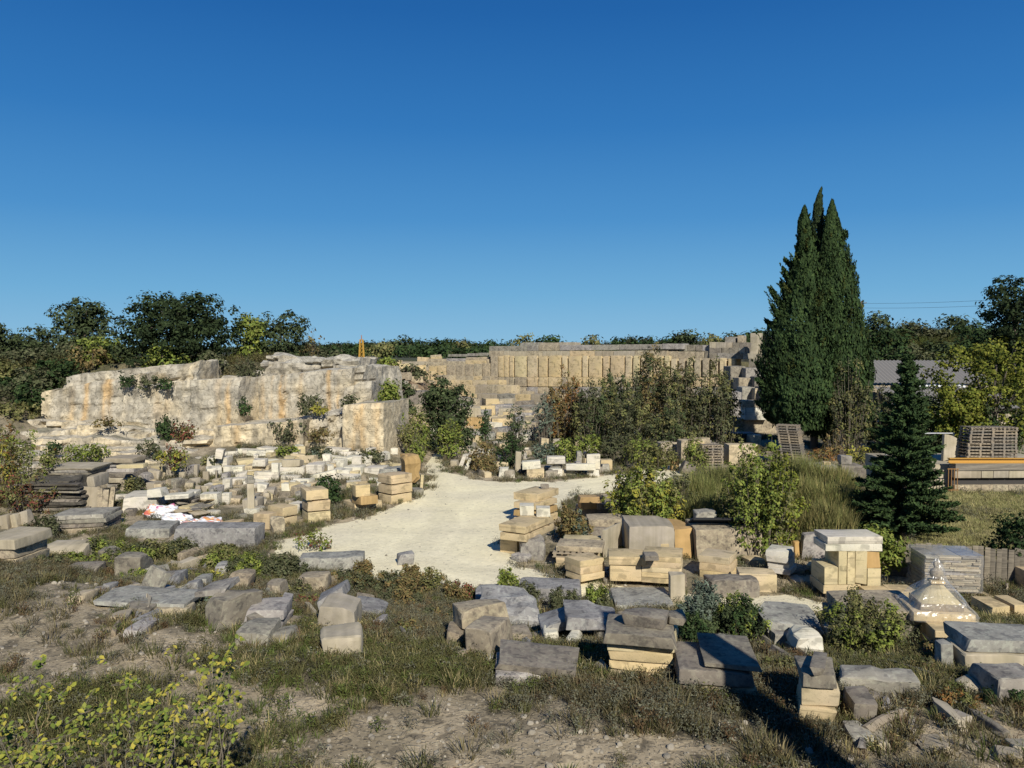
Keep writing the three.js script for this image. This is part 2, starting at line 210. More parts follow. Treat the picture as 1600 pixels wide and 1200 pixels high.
{ // pale gravel road with an uneven edge
  const pts = []; const q = roadPoly;
  for (let i = 0; i < q.length; i++) { const a = q[i], b = q[(i + 1) % q.length], L = Math.hypot(b[0] - a[0], b[1] - a[1]), n = Math.max(1, Math.round(L / .18)); for (let k = 0; k < n; k++) { const t = k / n, x = lerp(a[0], b[0], t), y = lerp(a[1], b[1], t), w = (fbm(x * 1.1, y * 1.1, 4, 4) - .5) * .9, nx = (b[1] - a[1]) / L, ny = -(b[0] - a[0]) / L; pts.push(new THREE.Vector2(x + nx * w, y + ny * w)); } }
  const sh = new THREE.ShapeGeometry(new THREE.Shape(pts)); const p = sh.attributes.position, uv = [];
  for (let i = 0; i < p.count; i++) { const x = p.getX(i), D = p.getY(i); p.setXYZ(i, x, .012, -D); uv.push((x + 20) / 40, (D - 15) / 40); }
  sh.setAttribute('uv', new THREE.Float32BufferAttribute(uv, 2)); sh.computeVertexNormals();
  const nn = sh.attributes.normal; if (nn.getY(0) < 0) { const ix = sh.index.array; for (let i = 0; i < ix.length; i += 3) { const t = ix[i]; ix[i] = ix[i + 1]; ix[i + 1] = t; } sh.computeVertexNormals(); }
  const lanes = [[[560, 900], [640, 862], [690, 820], [690, 780], [684, 750], [674, 722], [674, 708]], [[690, 800], [740, 772], [860, 764], [980, 752], [1080, 732]], [[660, 880], [800, 900], [1000, 928], [1200, 940], [1440, 965]]].map(l => l.map(([a, b]) => { const p = onPlane(a, b, 0); return [p[0], -p[2]]; }));
  const laneD = (x, y) => { let m = 1e9; for (const l of lanes) for (let i = 0; i < l.length - 1; i++) { const [a, b] = l[i], dx = l[i + 1][0] - a, dy = l[i + 1][1] - b, t = clamp(((x - a) * dx + (y - b) * dy) / (dx * dx + dy * dy), 0, 1); m = Math.min(m, Math.hypot(x - a - dx * t, y - b - dy * t)); } return m; };
  const rt = tex(2048, (u, v) => { const x = u * 40, y = v * 40 + 0, n = fbm(x * .5, y * .5, 11, 5), f = vn(x * 9, y * 9, 3), w = fbm(x * .35 + fbm(x * .3, y * .3, 5, 2) * 3, y * 1.6, 13, 4); let g = .935 + (n - .5) * .11 + (f - .5) * .06 - sm(.56, .68, w) * .03; if (vn(x * 14, y * 14, 9) > .86) g -= .10; if (vn(x * 22, y * 22, 5) > .90) g += .05; { const d = laneD(x - 20, y + 15) + (fbm(x * .8, y * .8, 31, 3) - .5) * .9, r = sm(.26, .05, Math.abs(d - .8)); g += r * .025 - sm(.5, .1, d) * .03 * n * 1.6 - sm(1.8, 2.6, d) * .03 * sm(.4, .6, n); } return [g, g * .95, g * (.82 - .05 * n)]; }, true, 1);
  const m = mesh('road', sh, new THREE.MeshStandardMaterial({ map: rt, roughness: .97, bumpMap: (() => { const b = bumpSoil.clone(); b.repeat.set(8, 8); b.needsUpdate = true; return b; })(), bumpScale: .02, color: new THREE.Color().setRGB(.98, .98, .98) })); m.userData.kind = 'structure'; m.userData.label = 'pale dusty gravel track winding through the stone yard'; m.userData.category = 'road';
}

// ---------------------------------------------------------------- rock cliff on the left: stepped masses of weathered limestone
const feet = []; // footprints that grass keeps out of: [x, z, half width, half depth, turn]
{
  const pos = [], col = [], uv = [];
  // corner form: photograph columns x0..x1 seen at depths D0 (left) and D1 (right); thickness th; tops as photograph rows
  function mass(x0, x1, D0, D1, th, yt0, yt1, { base = -.2, amp = .16, back = 0, st = .1, och = [], pat = .5, cell = .14, lean = .12, blk = .06 } = {}) {
    const A = [X(x0, D0), -D0], B = [X(x1, D1), -D1], L = Math.hypot(B[0] - A[0], B[1] - A[1]), nx = (B[1] - A[1]) / L, nz = -(B[0] - A[0]) / L; // back direction
    const bx = nz < 0 ? nx : -nx, bz = nz < 0 ? nz : -nz;
    const t0 = Yh(yt0, D0), t1 = Yh(yt1, D1);
    const shape = (u, v, w) => { // u along, v up, w back (each 0..1)
      const top = lerp(t0, t1, u) + back * w, y = lerp(base, top, v), s = u * L;
      const rnd = sm(.93, 1, v) * .12 * (1 - sm(0, .15, w));
      let x = lerp(A[0], B[0], u) + bx * (w * th + v * lean + rnd), z = lerp(A[1], B[1], u) + bz * (w * th + v * lean + rnd);
      const k = .35 + .65 * sm(0, .2, v);
      x += (fbm(x * .55 + 31, y * .55, z * .55, 4) - .5) * 2 * amp * 1.4; z += (fbm(x * .6 + 3, y * .8, z * .6 + 11, 5) - .5) * 2 * amp * 1.8 * k;
      const g = vn(s * .25, y * 3.3, x0); z -= (g - .5) * st; // bedding ledges
      const row = Math.floor(y / .42 + vn(s * .3, x0) * .8), cb = h3(Math.floor(s / 1.25 + h3(row, 3, x0 | 0)), row, x0 | 0); z += (cb - .5) * 2 * blk * (1 - sm(0, .4, w)); // beds broken into blocks
      z += (fbm(x * 3.1, y * 3.4, z * 3.1, 3) - .5) * .16;
      const jo = sm(.06, .0, Math.abs(((s * .38 + vn(y * 2, x0) * .25 + x0 * .13) % 1 + 1) % 1 - .5)) * .10; z += bz * -1 * 0 - jo * 0 + (bz < 0 ? -jo : jo); // joints
      const yy = y + (v > .98 ? (fbm(x * .8, z * .8, 7, 4) - .5) * amp * 2.6 : (vn(s * 1.3, y * 2) - .5) * .05);
      return [x, yy, z];
    };
    const colour = (p, u, top) => {
      const s = u * L, str = fbm(s * 1.1 + x0, p[1] * .10, 3, 4), fine = fbm(p[0] * 2.2, p[1] * 2.2, p[2] * 2.2, 3), bl = fbm(p[0] * .7, p[1] * .55, p[2] * .7 + 5, 3);
      const px = lerp(x0, x1, u);
      let c = [.67, .575, .40]; const mix = (b, t) => { c = c.map((v, i) => lerp(v, b[i], t)); };
      mix([.50, .46, .375], sm(.38, .58, bl * .55 + str * .45 + pat - .5)); // grey patina
      if (!top) { for (const [o, w, k] of och) mix([.62, .41, .18], sm(w, w * .25, Math.abs(px - o + (fine - .5) * w * .8)) * k * .8 * sm(.25, .5, fbm(s * 2.4, p[1] * .45, 8, 3)));
        mix([.25, .225, .175], sm(.56, .70, fbm(s * 2.6 + 9, p[1] * .16, x0, 4)) * .6); }
      else { mix([.56, .535, .465], .6); mix([.20, .19, .12], sm(.55, .68, bl) * .7); }
      const k = .80 + fine * .4; return c.map(v => v * k);
    };
    const face = (f, nu, nv, top) => { const g = []; for (let i = 0; i <= nu; i++) { g.push([]); for (let j = 0; j <= nv; j++) { const [u, v, w] = f(i / nu, j / nv), p = shape(u, v, w); g[i].push({ p, c: colour(p, u, top), t: [u * L + w * th, top ? w * th : p[1]] }); } }
      for (let i = 0; i < nu; i++) for (let j = 0; j < nv; j++) for (const e of [g[i][j], g[i + 1][j], g[i + 1][j + 1], g[i][j], g[i + 1][j + 1], g[i][j + 1]]) { pos.push(...e.p); col.push(...e.c); uv.push(...e.t); } };
    const N = l => Math.max(2, Math.ceil(l / cell)), Hm = Math.max(t0, t1) - base;
    face((a, b) => [a, b, 0], N(L), N(Hm), false); face((a, b) => [0, b, 1 - a], N(th), N(Hm), false); face((a, b) => [1, b, a], N(th), N(Hm), false); face((a, b) => [a, 1, b], N(L), N(th), true);
    const cx = (A[0] + B[0]) / 2 + bx * th / 2, cz = (A[1] + B[1]) / 2 + bz * th / 2; feet.push([cx, cz, L / 2, th / 2, Math.atan2(-(B[1] - A[1]), B[0] - A[0])]);
  }
  // bottom-left terraces, each a low step further back and up
  const steps = [[-40, 330, 38.5, 745, 741], [-60, 345, 40, 728, 722], [20, 300, 41.3, 715, 708], [-60, 260, 42.6, 702, 700], [40, 350, 43.8, 690, 688], [-60, 230, 45, 677, 675], [120, 360, 46, 668, 676], [-80, 240, 47, 661, 660], [-90, 100, 48.5, 650, 652]];
  for (const [a, b, D, y0, y1] of steps) mass(a, b, D, D + 1.5, 4.2, y0, y1, { amp: .26, st: .2, pat: .45, lean: .25, cell: .17, blk: .38 });
  mass(60, 215, 49.6, 49.2, 5, 612, 584, { och: [[165, 11, 1], [130, 8, .9], [108, 6, .5]], amp: .14, blk: .06 });
  mass(190, 372, 49.0, 47.6, 5, 606, 590, { och: [[250, 16, .35], [356, 7, .9], [340, 8, .3]], amp: .14, blk: .06 });
  mass(205, 330, 46.6, 46.0, 4, 690, 688, { amp: .2 });
  mass(100, 330, 53, 53, 6, 588, 565, { amp: .2 });
  mass(225, 310, 51.2, 51, 3, 578, 563, { amp: .25, st: .18, blk: .3 });
  mass(362, 548, 50.2, 48.6, 6, 592, 574, { och: [[441, 7, 1], [410, 6, .4], [424, 4, .5], [514, 5, .9], [528, 4, .8], [470, 6, .3]], amp: .13, pat: .56, blk: .05 });
  mass(330, 470, 45.6, 45, 4.5, 668, 656, { och: [[370, 14, .7], [448, 16, .5]], amp: .13, pat: .42 });
  mass(420, 548, 46.4, 46, 5, 665, 640, { amp: .3, st: .2, blk: .35 });
  mass(455, 545, 45.2, 44.6, 3, 690, 684, { amp: .2, pat: .4 });
  mass(535, 598, 44.2, 43.8, 4.5, 634, 630, { och: [[556, 18, 1], [585, 10, .5]], amp: .09, pat: .36, lean: .05, blk: .03 });
  mass(540, 582, 48, 48, 5, 606, 598, { amp: .2, pat: .62 });
  mass(520, 570, 49.6, 49, 5, 576, 574, { amp: .3, st: .25, pat: .62, blk: .35 });
  mass(405, 560, 52.2, 52, 5, 566, 560, { amp: .38, st: .3, pat: .62, blk: .4 });
  mass(412, 490, 53.6, 54, 4, 553, 560, { amp: .3, st: .2, pat: .62, blk: .35 });
  mass(345, 420, 52.6, 52, 4, 586, 580, { amp: .25, pat: .6 });
  mass(-90, 70, 50.5, 50.5, 4, 640, 630, { amp: .3, st: .2, blk: .35 });
  const g = new THREE.BufferGeometry(); g.setAttribute('position', new THREE.Float32BufferAttribute(pos, 3)); g.setAttribute('color', new THREE.Float32BufferAttribute(col, 3)); g.setAttribute('uv', new THREE.Float32BufferAttribute(uv, 2));
  const m = mesh('rock_cliff', toCreasedNormals(g, .5), new THREE.MeshStandardMaterial({ vertexColors: true, map: texCliff, bumpMap: bumpCliff, bumpScale: .08, roughness: .97 }));
  m.material.color.setRGB(1.05, 1.05, 1.05); m.userData.kind = 'structure'; m.userData.label = 'weathered limestone cliff with ochre streaks and stepped ledges'; m.userData.category = 'cliff';
}

// ---------------------------------------------------------------- sawn quarry wall at the back
{
  const w = thing('quarry_wall', 'long sawn limestone quarry face with dark vertical slots at the back', 'wall');
  const q = rng(77);
  // distance of the wall line seen at a photograph column
  const Dw = px => { let lo = 60, hi = 170; for (let i = 0; i < 40; i++) { const m = (lo + hi) / 2; if (m < wallD(X(px, m))) lo = m; else hi = m; } return lo; };
  function panel(x0, x1, yt, yb, th, set = 0, kind = 'cream', name = 'stone_panel') {
    const D0 = Dw(x0) + set, D1 = Dw(x1) + set, A = [X(x0, D0), -D0], B = [X(x1, D1), -D1], L = Math.hypot(B[0] - A[0], B[1] - A[1]), Dm = (D0 + D1) / 2, y1 = Yh(yt, Dm), y0 = Math.min(Yh(yb, Dm), y1 - .3);
    const m = mesh(name, blockGeo(L - .03, y1 - y0, th, { seed: Math.floor(q() * 1e4), amp: .03, r: .02, seg: 1.0, chips: 2 }), stone(kind, q), w);
    const ang = Math.atan2(-(B[1] - A[1]), B[0] - A[0]); m.position.set((A[0] + B[0]) / 2 + Math.sin(ang) * -th / 2, y0, (A[1] + B[1]) / 2 - Math.cos(ang) * th / 2); m.rotation.y = ang;
  }
  const slots = [668, 682, 697, 712, 726, 740, 753, 766, 778, 787, 795, 803, 823, 840, 856, 877, 887, 909, 919, 941, 953, 976, 988, 1000, 1020, 1037, 1047, 1059, 1071, 1083, 1096, 1109, 1123, 1136, 1150];
  for (let i = 0; i < slots.length - 1; i++) {
    const a = slots[i], b = slots[i + 1], g = a > 1040 ? 3.4 : a > 790 ? 1.7 + q() * 1.3 : .9, k = a < 770 ? (q() < .6 ? 'cream' : 'buff') : q() < .7 ? 'pale' : 'cream';
    const yt = a < 765 ? 572 - (a - 668) * .05 : 556 + (q() - .5) * 1.2 + (a > 1040 ? 4 : 0);
    const wallTone = a > 1030 && q() < .4 ? 'buff' : k;
    panel(a + g / 2, b - g / 2, yt, 589, a > 1040 ? 2.4 : 1.6, 0, wallTone);            // face between two saw slots
    if (a > 765) panel(a + g * .3, b - g * .3, 589.5, 604, 1.7, -.35 - q() * .2, q() < .6 ? 'cream' : 'buff', 'stone_block'); else panel(a, b, 588, 612, 1.6, -.5 - q(), q() < .5 ? 'cream' : 'buff', 'stone_block');
    panel(a, b, 605, 626, 2, -1 - q() * .4, q() < .5 ? 'buff' : 'grey', 'stone_block');
  }
  panel(664, 1152, 574, 625, 2.5, 2.6, 'greybrown', 'core_wall');                          // rock behind the slots
  const course = (x0, x1, y0, y1, s, n, kinds, sl = 0) => { let a = x0; while (a < x1 - 3) { const b = Math.min(x1, a + n * (.6 + q() * .9)); const k = (a - x0) * sl; panel(a, b, y1 + k + (q() - .5) * .9, y0 + k + .4, 1.8, s, kinds[Math.floor(q() * kinds.length)], 'stone_block'); a = b; } };
  course(668, 764, 573, 566, .5, 26, ['cream', 'buff'], -.05); course(668, 764, 566, 561, 1.2, 22, ['buff', 'grey'], -.04); course(700, 764, 557, 553, 3, 26, ['grey'], -.03);
  course(764, 1042, 557, 548.5, .4, 36, ['buff', 'cream', 'dull'], -.004); course(764, 1068, 548.5, 540.5, .7, 30, ['grey', 'buff', 'dull'], -.012); course(812, 898, 540.5, 535.5, 1, 26, ['dull', 'grey'], -.01);
  course(1042, 1110, 560, 549, .8, 18, ['buff', 'greybrown']); course(1040, 1108, 548, 539, 1.4, 16, ['greybrown', 'grey']);
  course(1108, 1170, 561, 552, .5, 13, ['greybrown', 'grey']); course(1108, 1170, 552, 543.5, .6, 13, ['grey', 'greybrown']); course(1108, 1168, 543.5, 535, .7, 12, ['greybrown', 'dull']); course(1132, 1150, 535, 526, .8, 18, ['grey']); course(1152, 1159, 535, 524, .7, 7, ['buff']);
  course(1172, 1184, 536, 520, -2.6, 12, ['dull']); course(1172, 1184, 552, 536, -2.7, 12, ['dull']); course(1168, 1192, 561, 552, -3, 12, ['buff', 'dull']);
  course(1170, 1200, 574, 561, -3.2, 14, ['greybrown', 'buff']); course(1160, 1200, 588, 574, -3.4, 14, ['greybrown']);
  course(676, 800, 618, 602, -9, 26, ['cream', 'buff', 'pale', 'dull']); course(730, 876, 632, 616, -17, 24, ['buff', 'cream', 'dull', 'grey']); course(700, 780, 604, 594, -5, 24, ['cream', 'pale', 'buff']); course(790, 870, 648, 634, -27, 20, ['dull', 'buff', 'grey']); course(640, 700, 600, 586, -6, 22, ['cream', 'buff']);
  course(592, 668, 592, 580, -4, 20, ['cream', 'buff', 'pale']); course(604, 668, 579, 572, -1, 18, ['cream', 'buff', 'dull']); course(628, 670, 571, 565, 1, 16, ['buff', 'dull']);
  course(1136, 1175, 606, 588, -2.0, 20, ['grey', 'buff']);
}

// ---------------------------------------------------------------- vegetation makers
const rv = q => { let x, y, z, l; do { x = q() * 2 - 1; y = q() * 2 - 1; z = q() * 2 - 1; l = x * x + y * y + z * z; } while (l > 1 || l < .01); l = Math.sqrt(l); return [x / l, y / l, z / l]; };
const cross = (a, b) => [a[1] * b[2] - a[2] * b[1], a[2] * b[0] - a[0] * b[2], a[0] * b[1] - a[1] * b[0]], nrm = a => { const l = Math.hypot(...a) || 1; return a.map(v => v / l); };
const PAL = { // leaf colours, linear
  oak: [[.024, .038, .014], [.034, .050, .018], [.018, .029, .011]], pine: [[.052, .068, .028], [.066, .085, .034], [.040, .055, .022]], fresh: [[.150, .185, .034], [.115, .150, .030], [.19, .205, .045]],
  yellow: [[.27, .25, .04], [.21, .215, .035], [.32, .27, .05]], olive: [[.135, .135, .046], [.10, .108, .036], [.17, .155, .06]], brown: [[.185, .130, .052], [.145, .108, .044], [.125, .115, .042]],
  rust: [[.22, .105, .035], [.17, .10, .035], [.15, .12, .04]], glauc: [[.105, .135, .095], [.085, .110, .075], [.13, .155, .115]], dark: [[.030, .054, .017], [.044, .070, .021], [.021, .038, .013]], scrub: [[.075, .082, .038], [.095, .095, .048], [.058, .066, .030]], acacia: [[.135, .152, .022], [.105, .125, .018], [.175, .175, .028]], red: [[.16, .05, .035], [.12, .07, .035], [.12, .13, .035]] };
function leaf(G, p, n, t, L, W, col) { const b = nrm(cross(n, t)), tt = cross(b, n); G.quad([p[0] - tt[0] * L, p[1] - tt[1] * L, p[2] - tt[2] * L], [p[0] + b[0] * W, p[1] + b[1] * W, p[2] + b[2] * W], [p[0] + tt[0] * L, p[1] + tt[1] * L, p[2] + tt[2] * L], [p[0] - b[0] * W, p[1] - b[1] * W, p[2] - b[2] * W], col); }
const pick = (q, pal) => { const c = pal[Math.floor(q() * pal.length)], k = .78 + q() * .44; return c.map(v => v * k); };
function blobCrown(blobs, n, size, pal, seed, asp = .6) { // leaves gathered in clumps over a set of ellipsoids
  const q = rng(seed), G = new GB(), area = blobs.map(b => b[3] * b[4] + b[4] * b[5] + b[3] * b[5]), tot = area.reduce((a, b) => a + b);
  blobs.forEach((b, bi) => {
    const nb = Math.round(n * area[bi] / tot), per = 26, cl = Math.max(3, Math.round(nb / per));
    for (let c = 0; c < cl; c++) {
      const d = rv(q), f = .55 + .47 * Math.pow(q(), .6), cr = size * (1.3 + q() * 1.6), tone = .8 + q() * .4;
      const cc = [b[0] + d[0] * b[3] * f, b[1] + d[1] * b[4] * f, b[2] + d[2] * b[5] * f];
      for (let k = 0; k < per; k++) { const e = rv(q), r = cr * Math.cbrt(q()), p = [cc[0] + e[0] * r, cc[1] + e[1] * r * .8, cc[2] + e[2] * r]; const nn = nrm([e[0] * .5 + d[0] * .5 + (q() - .5), e[1] * .5 + .35 + d[1] * .3 + (q() - .5) * .8, e[2] * .5 + d[2] * .5 + (q() - .5)]); const L = size * (.35 + q() * .4); leaf(G, p, nn, rv(q), L, L * asp, pick(q, pal).map(v => v * tone)); }
    }
  });
  return G.build();
}
function trunkGeo(h, r, limbs, seed) { const q = rng(seed), G = new GB(); let p = [0, 0, 0]; const n = 4, pts = [p]; for (let i = 1; i <= n; i++) { const e = [p[0] + (q() - .5) * h * .06, h * i / n, p[2] + (q() - .5) * h * .06]; G.bar([p[0], p[1] - (i == 1 ? .15 : .02), p[2]], e, r * (1 - (i - 1) / n * .55), r * (1 - i / n * .55), 7); p = e; pts.push(p); } for (const l of limbs) { const s = pts[1 + Math.floor(q() * (n))], m = [lerp(s[0], l[0], .5), lerp(s[1], l[1], .6), lerp(s[2], l[2], .5)]; G.bar(s, m, r * .42, r * .3, 5); G.bar(m, l, r * .3, r * .1, 5); } return G.build(); }
const leafSize = D => clamp(D * .0036, .05, .6);
// place: photograph column px, top row yt, width wp in photograph pixels, at depth D
function spotAt(px, yt, wp, D) { const x = X(px, D), y = T(x, D); return { x, y, z: -D, h: Math.max(.25, Yh(yt, D) - y), w: wp * D / FPX }; }
let vseed = 100;
function tree(label, px, yt, wp, D, pal, o = {}) {
  const s = spotAt(px, yt, wp, D), seed = ++vseed, q = rng(seed), y = o.y ?? s.y, h = o.y !== undefined ? Yh(yt, D) - y : s.h;
  const t = thing(o.name || 'tree', label, o.cat || 'tree', [s.x, y, s.z], 0, o.group);
  const low = o.low ?? .28, nb = o.nb || 12, blobs = [], R = s.w / 2, sz = (o.size || 1) * leafSize(D);
  for (let i = 0; i < nb; i++) { const a = i * 2.4 + q(), v = (i + .5) / nb, yy = lerp(low, .86, v), prof = o.cone ? (1 - .75 * v) : Math.sqrt(Math.max(.12, 1 - Math.pow((v - .42) / .66, 2))), rr = R * prof * (.45 + .3 * q()), br = R * (.42 + .2 * q()) * (o.cone ? .75 : 1); blobs.push([Math.cos(a) * rr, h * yy, Math.sin(a) * rr, br, Math.min(br * (o.flat || .8), h * (.98 - yy)), br]); }
  const vis = wp * wp * .8, n = clamp(Math.round((o.dens || 1) * s.w * h * 11 / (sz * sz)), 300, 26000);
  mesh('trunk', trunkGeo(h * .72, Math.max(.05, h * .022), blobs.filter((_, i) => i % 2 == 0).map(b => [b[0], b[1], b[2]]), seed + 7), barkMat, t);
  mesh('crown', blobCrown(blobs, n, sz, PAL[pal], seed + 3, o.asp), leafMat, t); return t;
}
function shrub(label, px, yt, wp, D, pal, o = {}) { // many upright shoots from the ground
  const s = o.pos ? { x: o.pos[0], y: o.pos[1], z: o.pos[2], h: o.h, w: o.w } : spotAt(px, yt, wp, D); if (o.y !== undefined) { s.h = Math.max(.3, Yh(yt, D) - o.y); s.y = o.y; }
  const seed = ++vseed, q = rng(seed), t = thing(o.name || 'shrub', label, o.cat || 'shrub', [s.x, s.y, s.z], 0, o.group), G = new GB(), S = new GB(), sz = (o.size || 1) * leafSize(D), pals = [].concat(pal);
  const n = o.n || clamp(Math.round(s.w * s.h * 5 / (sz * 3)), 9, 46), R = s.w / 2, total = clamp(Math.round((o.dens || 1) * s.w * s.h * 9 / (sz * sz)), 200, 12000), per = Math.ceil(total / n), from = o.from ?? .15, LC = 7;
  for (let i = 0; i < n; i++) {
    const a = q() * 6.283, f = Math.sqrt((i + .5) / n), b0 = [Math.cos(a) * R * f * (o.base ?? .45), -.05, Math.sin(a) * R * f * (o.base ?? .45) * .8], hh = s.h * (1 - .45 * Math.pow(f, 2)) * (.84 + .24 * q()), tip = [Math.cos(a) * R * f * .95 + (q() - .5) * R * .25, hh, Math.sin(a) * R * f * .85 + (q() - .5) * R * .25], mid = [lerp(b0[0], tip[0], .42) + (q() - .5) * R * .1, hh * .52, lerp(b0[2], tip[2], .42)];
    const r = clamp(s.h * .005, .003, .022); S.bar(b0, mid, r, r * .7, 3); S.bar(mid, tip, r * .7, r * .25, 3);
    const P0 = PAL[pals[Math.floor(q() * pals.length)]], tone = .8 + q() * .4, rad = (R * .30 + sz) * (o.loose || 1);
    for (let k = 0; k < per / LC; k++) {
      const u = from + (1 - from) * Math.pow(q(), .75), c = u < .5 ? [0, 1, 2].map(j => lerp(b0[j], mid[j], u * 2)) : [0, 1, 2].map(j => lerp(mid[j], tip[j], u * 2 - 1)), e = rv(q), rr = rad * Math.sqrt(q()) * (1.2 - u * .85), cc = [c[0] + e[0] * rr, c[1] + e[1] * rr * .7, c[2] + e[2] * rr], tw = .85 + q() * .3;
      for (let m = 0; m < LC; m++) { const e2 = rv(q), r2 = sz * 1.25 * Math.sqrt(q()), L = sz * (.32 + q() * .36); leaf(G, [cc[0] + e2[0] * r2, Math.max(.02, cc[1] + e2[1] * r2), cc[2] + e2[2] * r2], nrm([e[0] + e2[0] * .6, e[1] * .5 + .5 + e2[1] * .4, e[2] + e2[2] * .6]), nrm([e2[0], .4 + q() * .5, e2[2]]), L, L * (o.asp || .48), pick(q, P0).map(v => v * tone * tw)); }
    }
  }
  mesh('stems', S.build(), o.stem || twigMat, t).userData.kind = 'stuff'; mesh('foliage', G.build(), leafMat, t); return t;
}
function cypress(label, px, D, yb, prof, pal, o = {}) { // prof: [row, left px, right px] from top to bottom
  const x0 = X(px, D), y0 = T(x0, D), q = rng(++vseed), t = thing('cypress_tree', label, 'tree', [x0, y0, -D], 0, o.group), G = new GB(), k = D / FPX, n = o.n || 22000;
  const rows = prof.map(([y, l, r]) => [Yh(y, D) - y0, X(l, D) - x0, X(r, D) - x0]), top = rows[0][0], bot = rows[rows.length - 1][0];
  const at = y => { for (let i = 0; i < rows.length - 1; i++) if (y <= rows[i][0] && y >= rows[i + 1][0]) { const u = (rows[i][0] - y) / (rows[i][0] - rows[i + 1][0]); return [lerp(rows[i][1], rows[i + 1][1], u), lerp(rows[i][2], rows[i + 1][2], u)]; } return [0, 0]; };
  for (let i = 0; i < n; i++) {
    const y = lerp(top, bot, Math.pow(q(), .72)), [l, r] = at(y), c = (l + r) / 2, R = (r - l) / 2, a = q() * 6.283;
    const rel = (o.rag || .22) * (fbm(Math.cos(a) * 2.2 + x0, y * .55, Math.sin(a) * 2.2, 3) - .45) * 2 + (vn(a * 5, y * 2.2, px) - .5) * .16, f = (.76 + .40 * Math.pow(q(), .5)) * (1 + rel), p = [c + Math.cos(a) * R * f, y, Math.sin(a) * R * f];
    const L = (o.L || .15) * (.6 + q() * .8), up = nrm([Math.cos(a) * (o.out || .35) + (q() - .5) * .5, 1, Math.sin(a) * (o.out || .35) + (q() - .5) * .5]);
    leaf(G, p, nrm([Math.cos(a) + (q() - .5) * 1.2, .2 + (q() - .5) * .6, Math.sin(a) + (q() - .5) * 1.2]), up, L, L * .42, pick(q, PAL[pal]).map(v => v * (.8 + .4 * vn(a * 3, y * 1.3, 4))));
  }
  for (let j = 0; j < (o.sprays || 0); j++) { // upright sprays standing off the crown
    const y = lerp(top, bot, .04 + .94 * Math.pow(q(), .7)), [l, r] = at(y), c = (l + r) / 2, R = (r - l) / 2 * (.86 + q() * .24), a = q() * 6.283, len = (.5 + q() * .8) * (o.sprayL || 1) * clamp(R / 1.3, .22, 1), lean = (o.out || .3) * (.35 + q() * .6), tone = .7 + q() * .75, warm = q() < .12 ? [1.7, 1.15, .9] : [1, 1, 1];
    for (let k = 0; k < 46; k++) { const u = q(), e = rv(q), rr = lerp(.16, .03, u) * Math.sqrt(q()) * 1.3 * clamp(R / .9, .4, 1), L = (o.L || .12) * (.5 + q() * .6); leaf(G, [c + Math.cos(a) * (R + len * lean * u) + e[0] * rr, y + len * u + e[1] * rr, Math.sin(a) * (R + len * lean * u) + e[2] * rr], rv(q), nrm([Math.cos(a) * lean + e[0] * .4, 1, Math.sin(a) * lean + e[2] * .4]), L, L * .42, pick(q, PAL[pal]).map((v, i) => v * tone * warm[i])); }
  }
  for (const [bx, by, tx, ty] of o.branches || []) { const a0 = [X(bx, D) - x0, Yh(by, D) - y0, (q() - .5) * .6], a1 = [X(tx, D) - x0, Yh(ty, D) - y0, a0[2] + (q() - .5) * .8]; for (let j = 0; j < 320; j++) { const u = q(), e = rv(q), rr = lerp(.34, .12, u) * Math.sqrt(q()), L = .13 * (.6 + q() * .8); leaf(G, [lerp(a0[0], a1[0], u) + e[0] * rr, lerp(a0[1], a1[1], u * u * .4 + u * .6) + e[1] * rr, lerp(a0[2], a1[2], u) + e[2] * rr], rv(q), nrm([a1[0] - a0[0], 1 + Math.abs(a1[1] - a0[1]), e[2]]), L, L * .45, pick(q, PAL[pal])); } }
  const tr = new GB(); tr.bar([0, -.2, 0], [0, bot + .5, 0], .26, .22, 9); tr.bar([0, bot + .4, 0], [(rows[0][1] + rows[0][2]) / 2, top * .93, 0], .22, .02, 7);
  mesh('trunk', tr.build(), barkMat, t); mesh('crown', G.build(), leafMat, t); return t;
}
function fir(label, px, yt, wp, D, pal, lean = 0) {
  const s = spotAt(px, yt, wp, D), q = rng(++vseed), t = thing('conifer_tree', label, 'tree', [s.x, s.y, s.z]), G = new GB(), S = new GB(); S.bar([0, -.2, 0], [lean, s.h * .97, 0], s.h * .018, .012, 7);
  const nw = 30; for (let i = 0; i < nw; i++) { const v = (i + .3) / nw, y = s.h * lerp(.05, .985, v), R = s.w / 2 * Math.pow(1 - v, .8) * (.95 + .15 * Math.sin(i * 2.2)) + .08, nb = Math.round(lerp(17, 6, v));
    for (let b = 0; b < nb; b++) { const a = q() * 6.283, r = R * (.6 + .5 * q()), cx = lean * v, tip = [cx + Math.cos(a) * r, y + r * lerp(.10, .6, v) + (q() - .5) * .12, Math.sin(a) * r], o0 = [cx, y, 0]; S.bar(o0, tip, .014, .004, 3); const m = Math.round(50 + r * 100);
      for (let k = 0; k < m; k++) { const u = .12 + .9 * Math.pow(q(), .75), e = rv(q), rr = .17 * (1.15 - u * .7) * Math.sqrt(q()) + .02, L = .062 * (.6 + q() * .9); leaf(G, [lerp(o0[0], tip[0], u) + e[0] * rr, lerp(o0[1], tip[1], u) + e[1] * rr * .7, lerp(o0[2], tip[2], u) + e[2] * rr], rv(q), nrm([Math.cos(a) + e[0] * .7, .4 + e[1] * .5, Math.sin(a) + e[2] * .7]), L, L * .4, pick(q, PAL[pal])); } } }
  mesh('trunk', S.build(), barkMat, t); mesh('crown', G.build(), leafMat, t); return t;
}

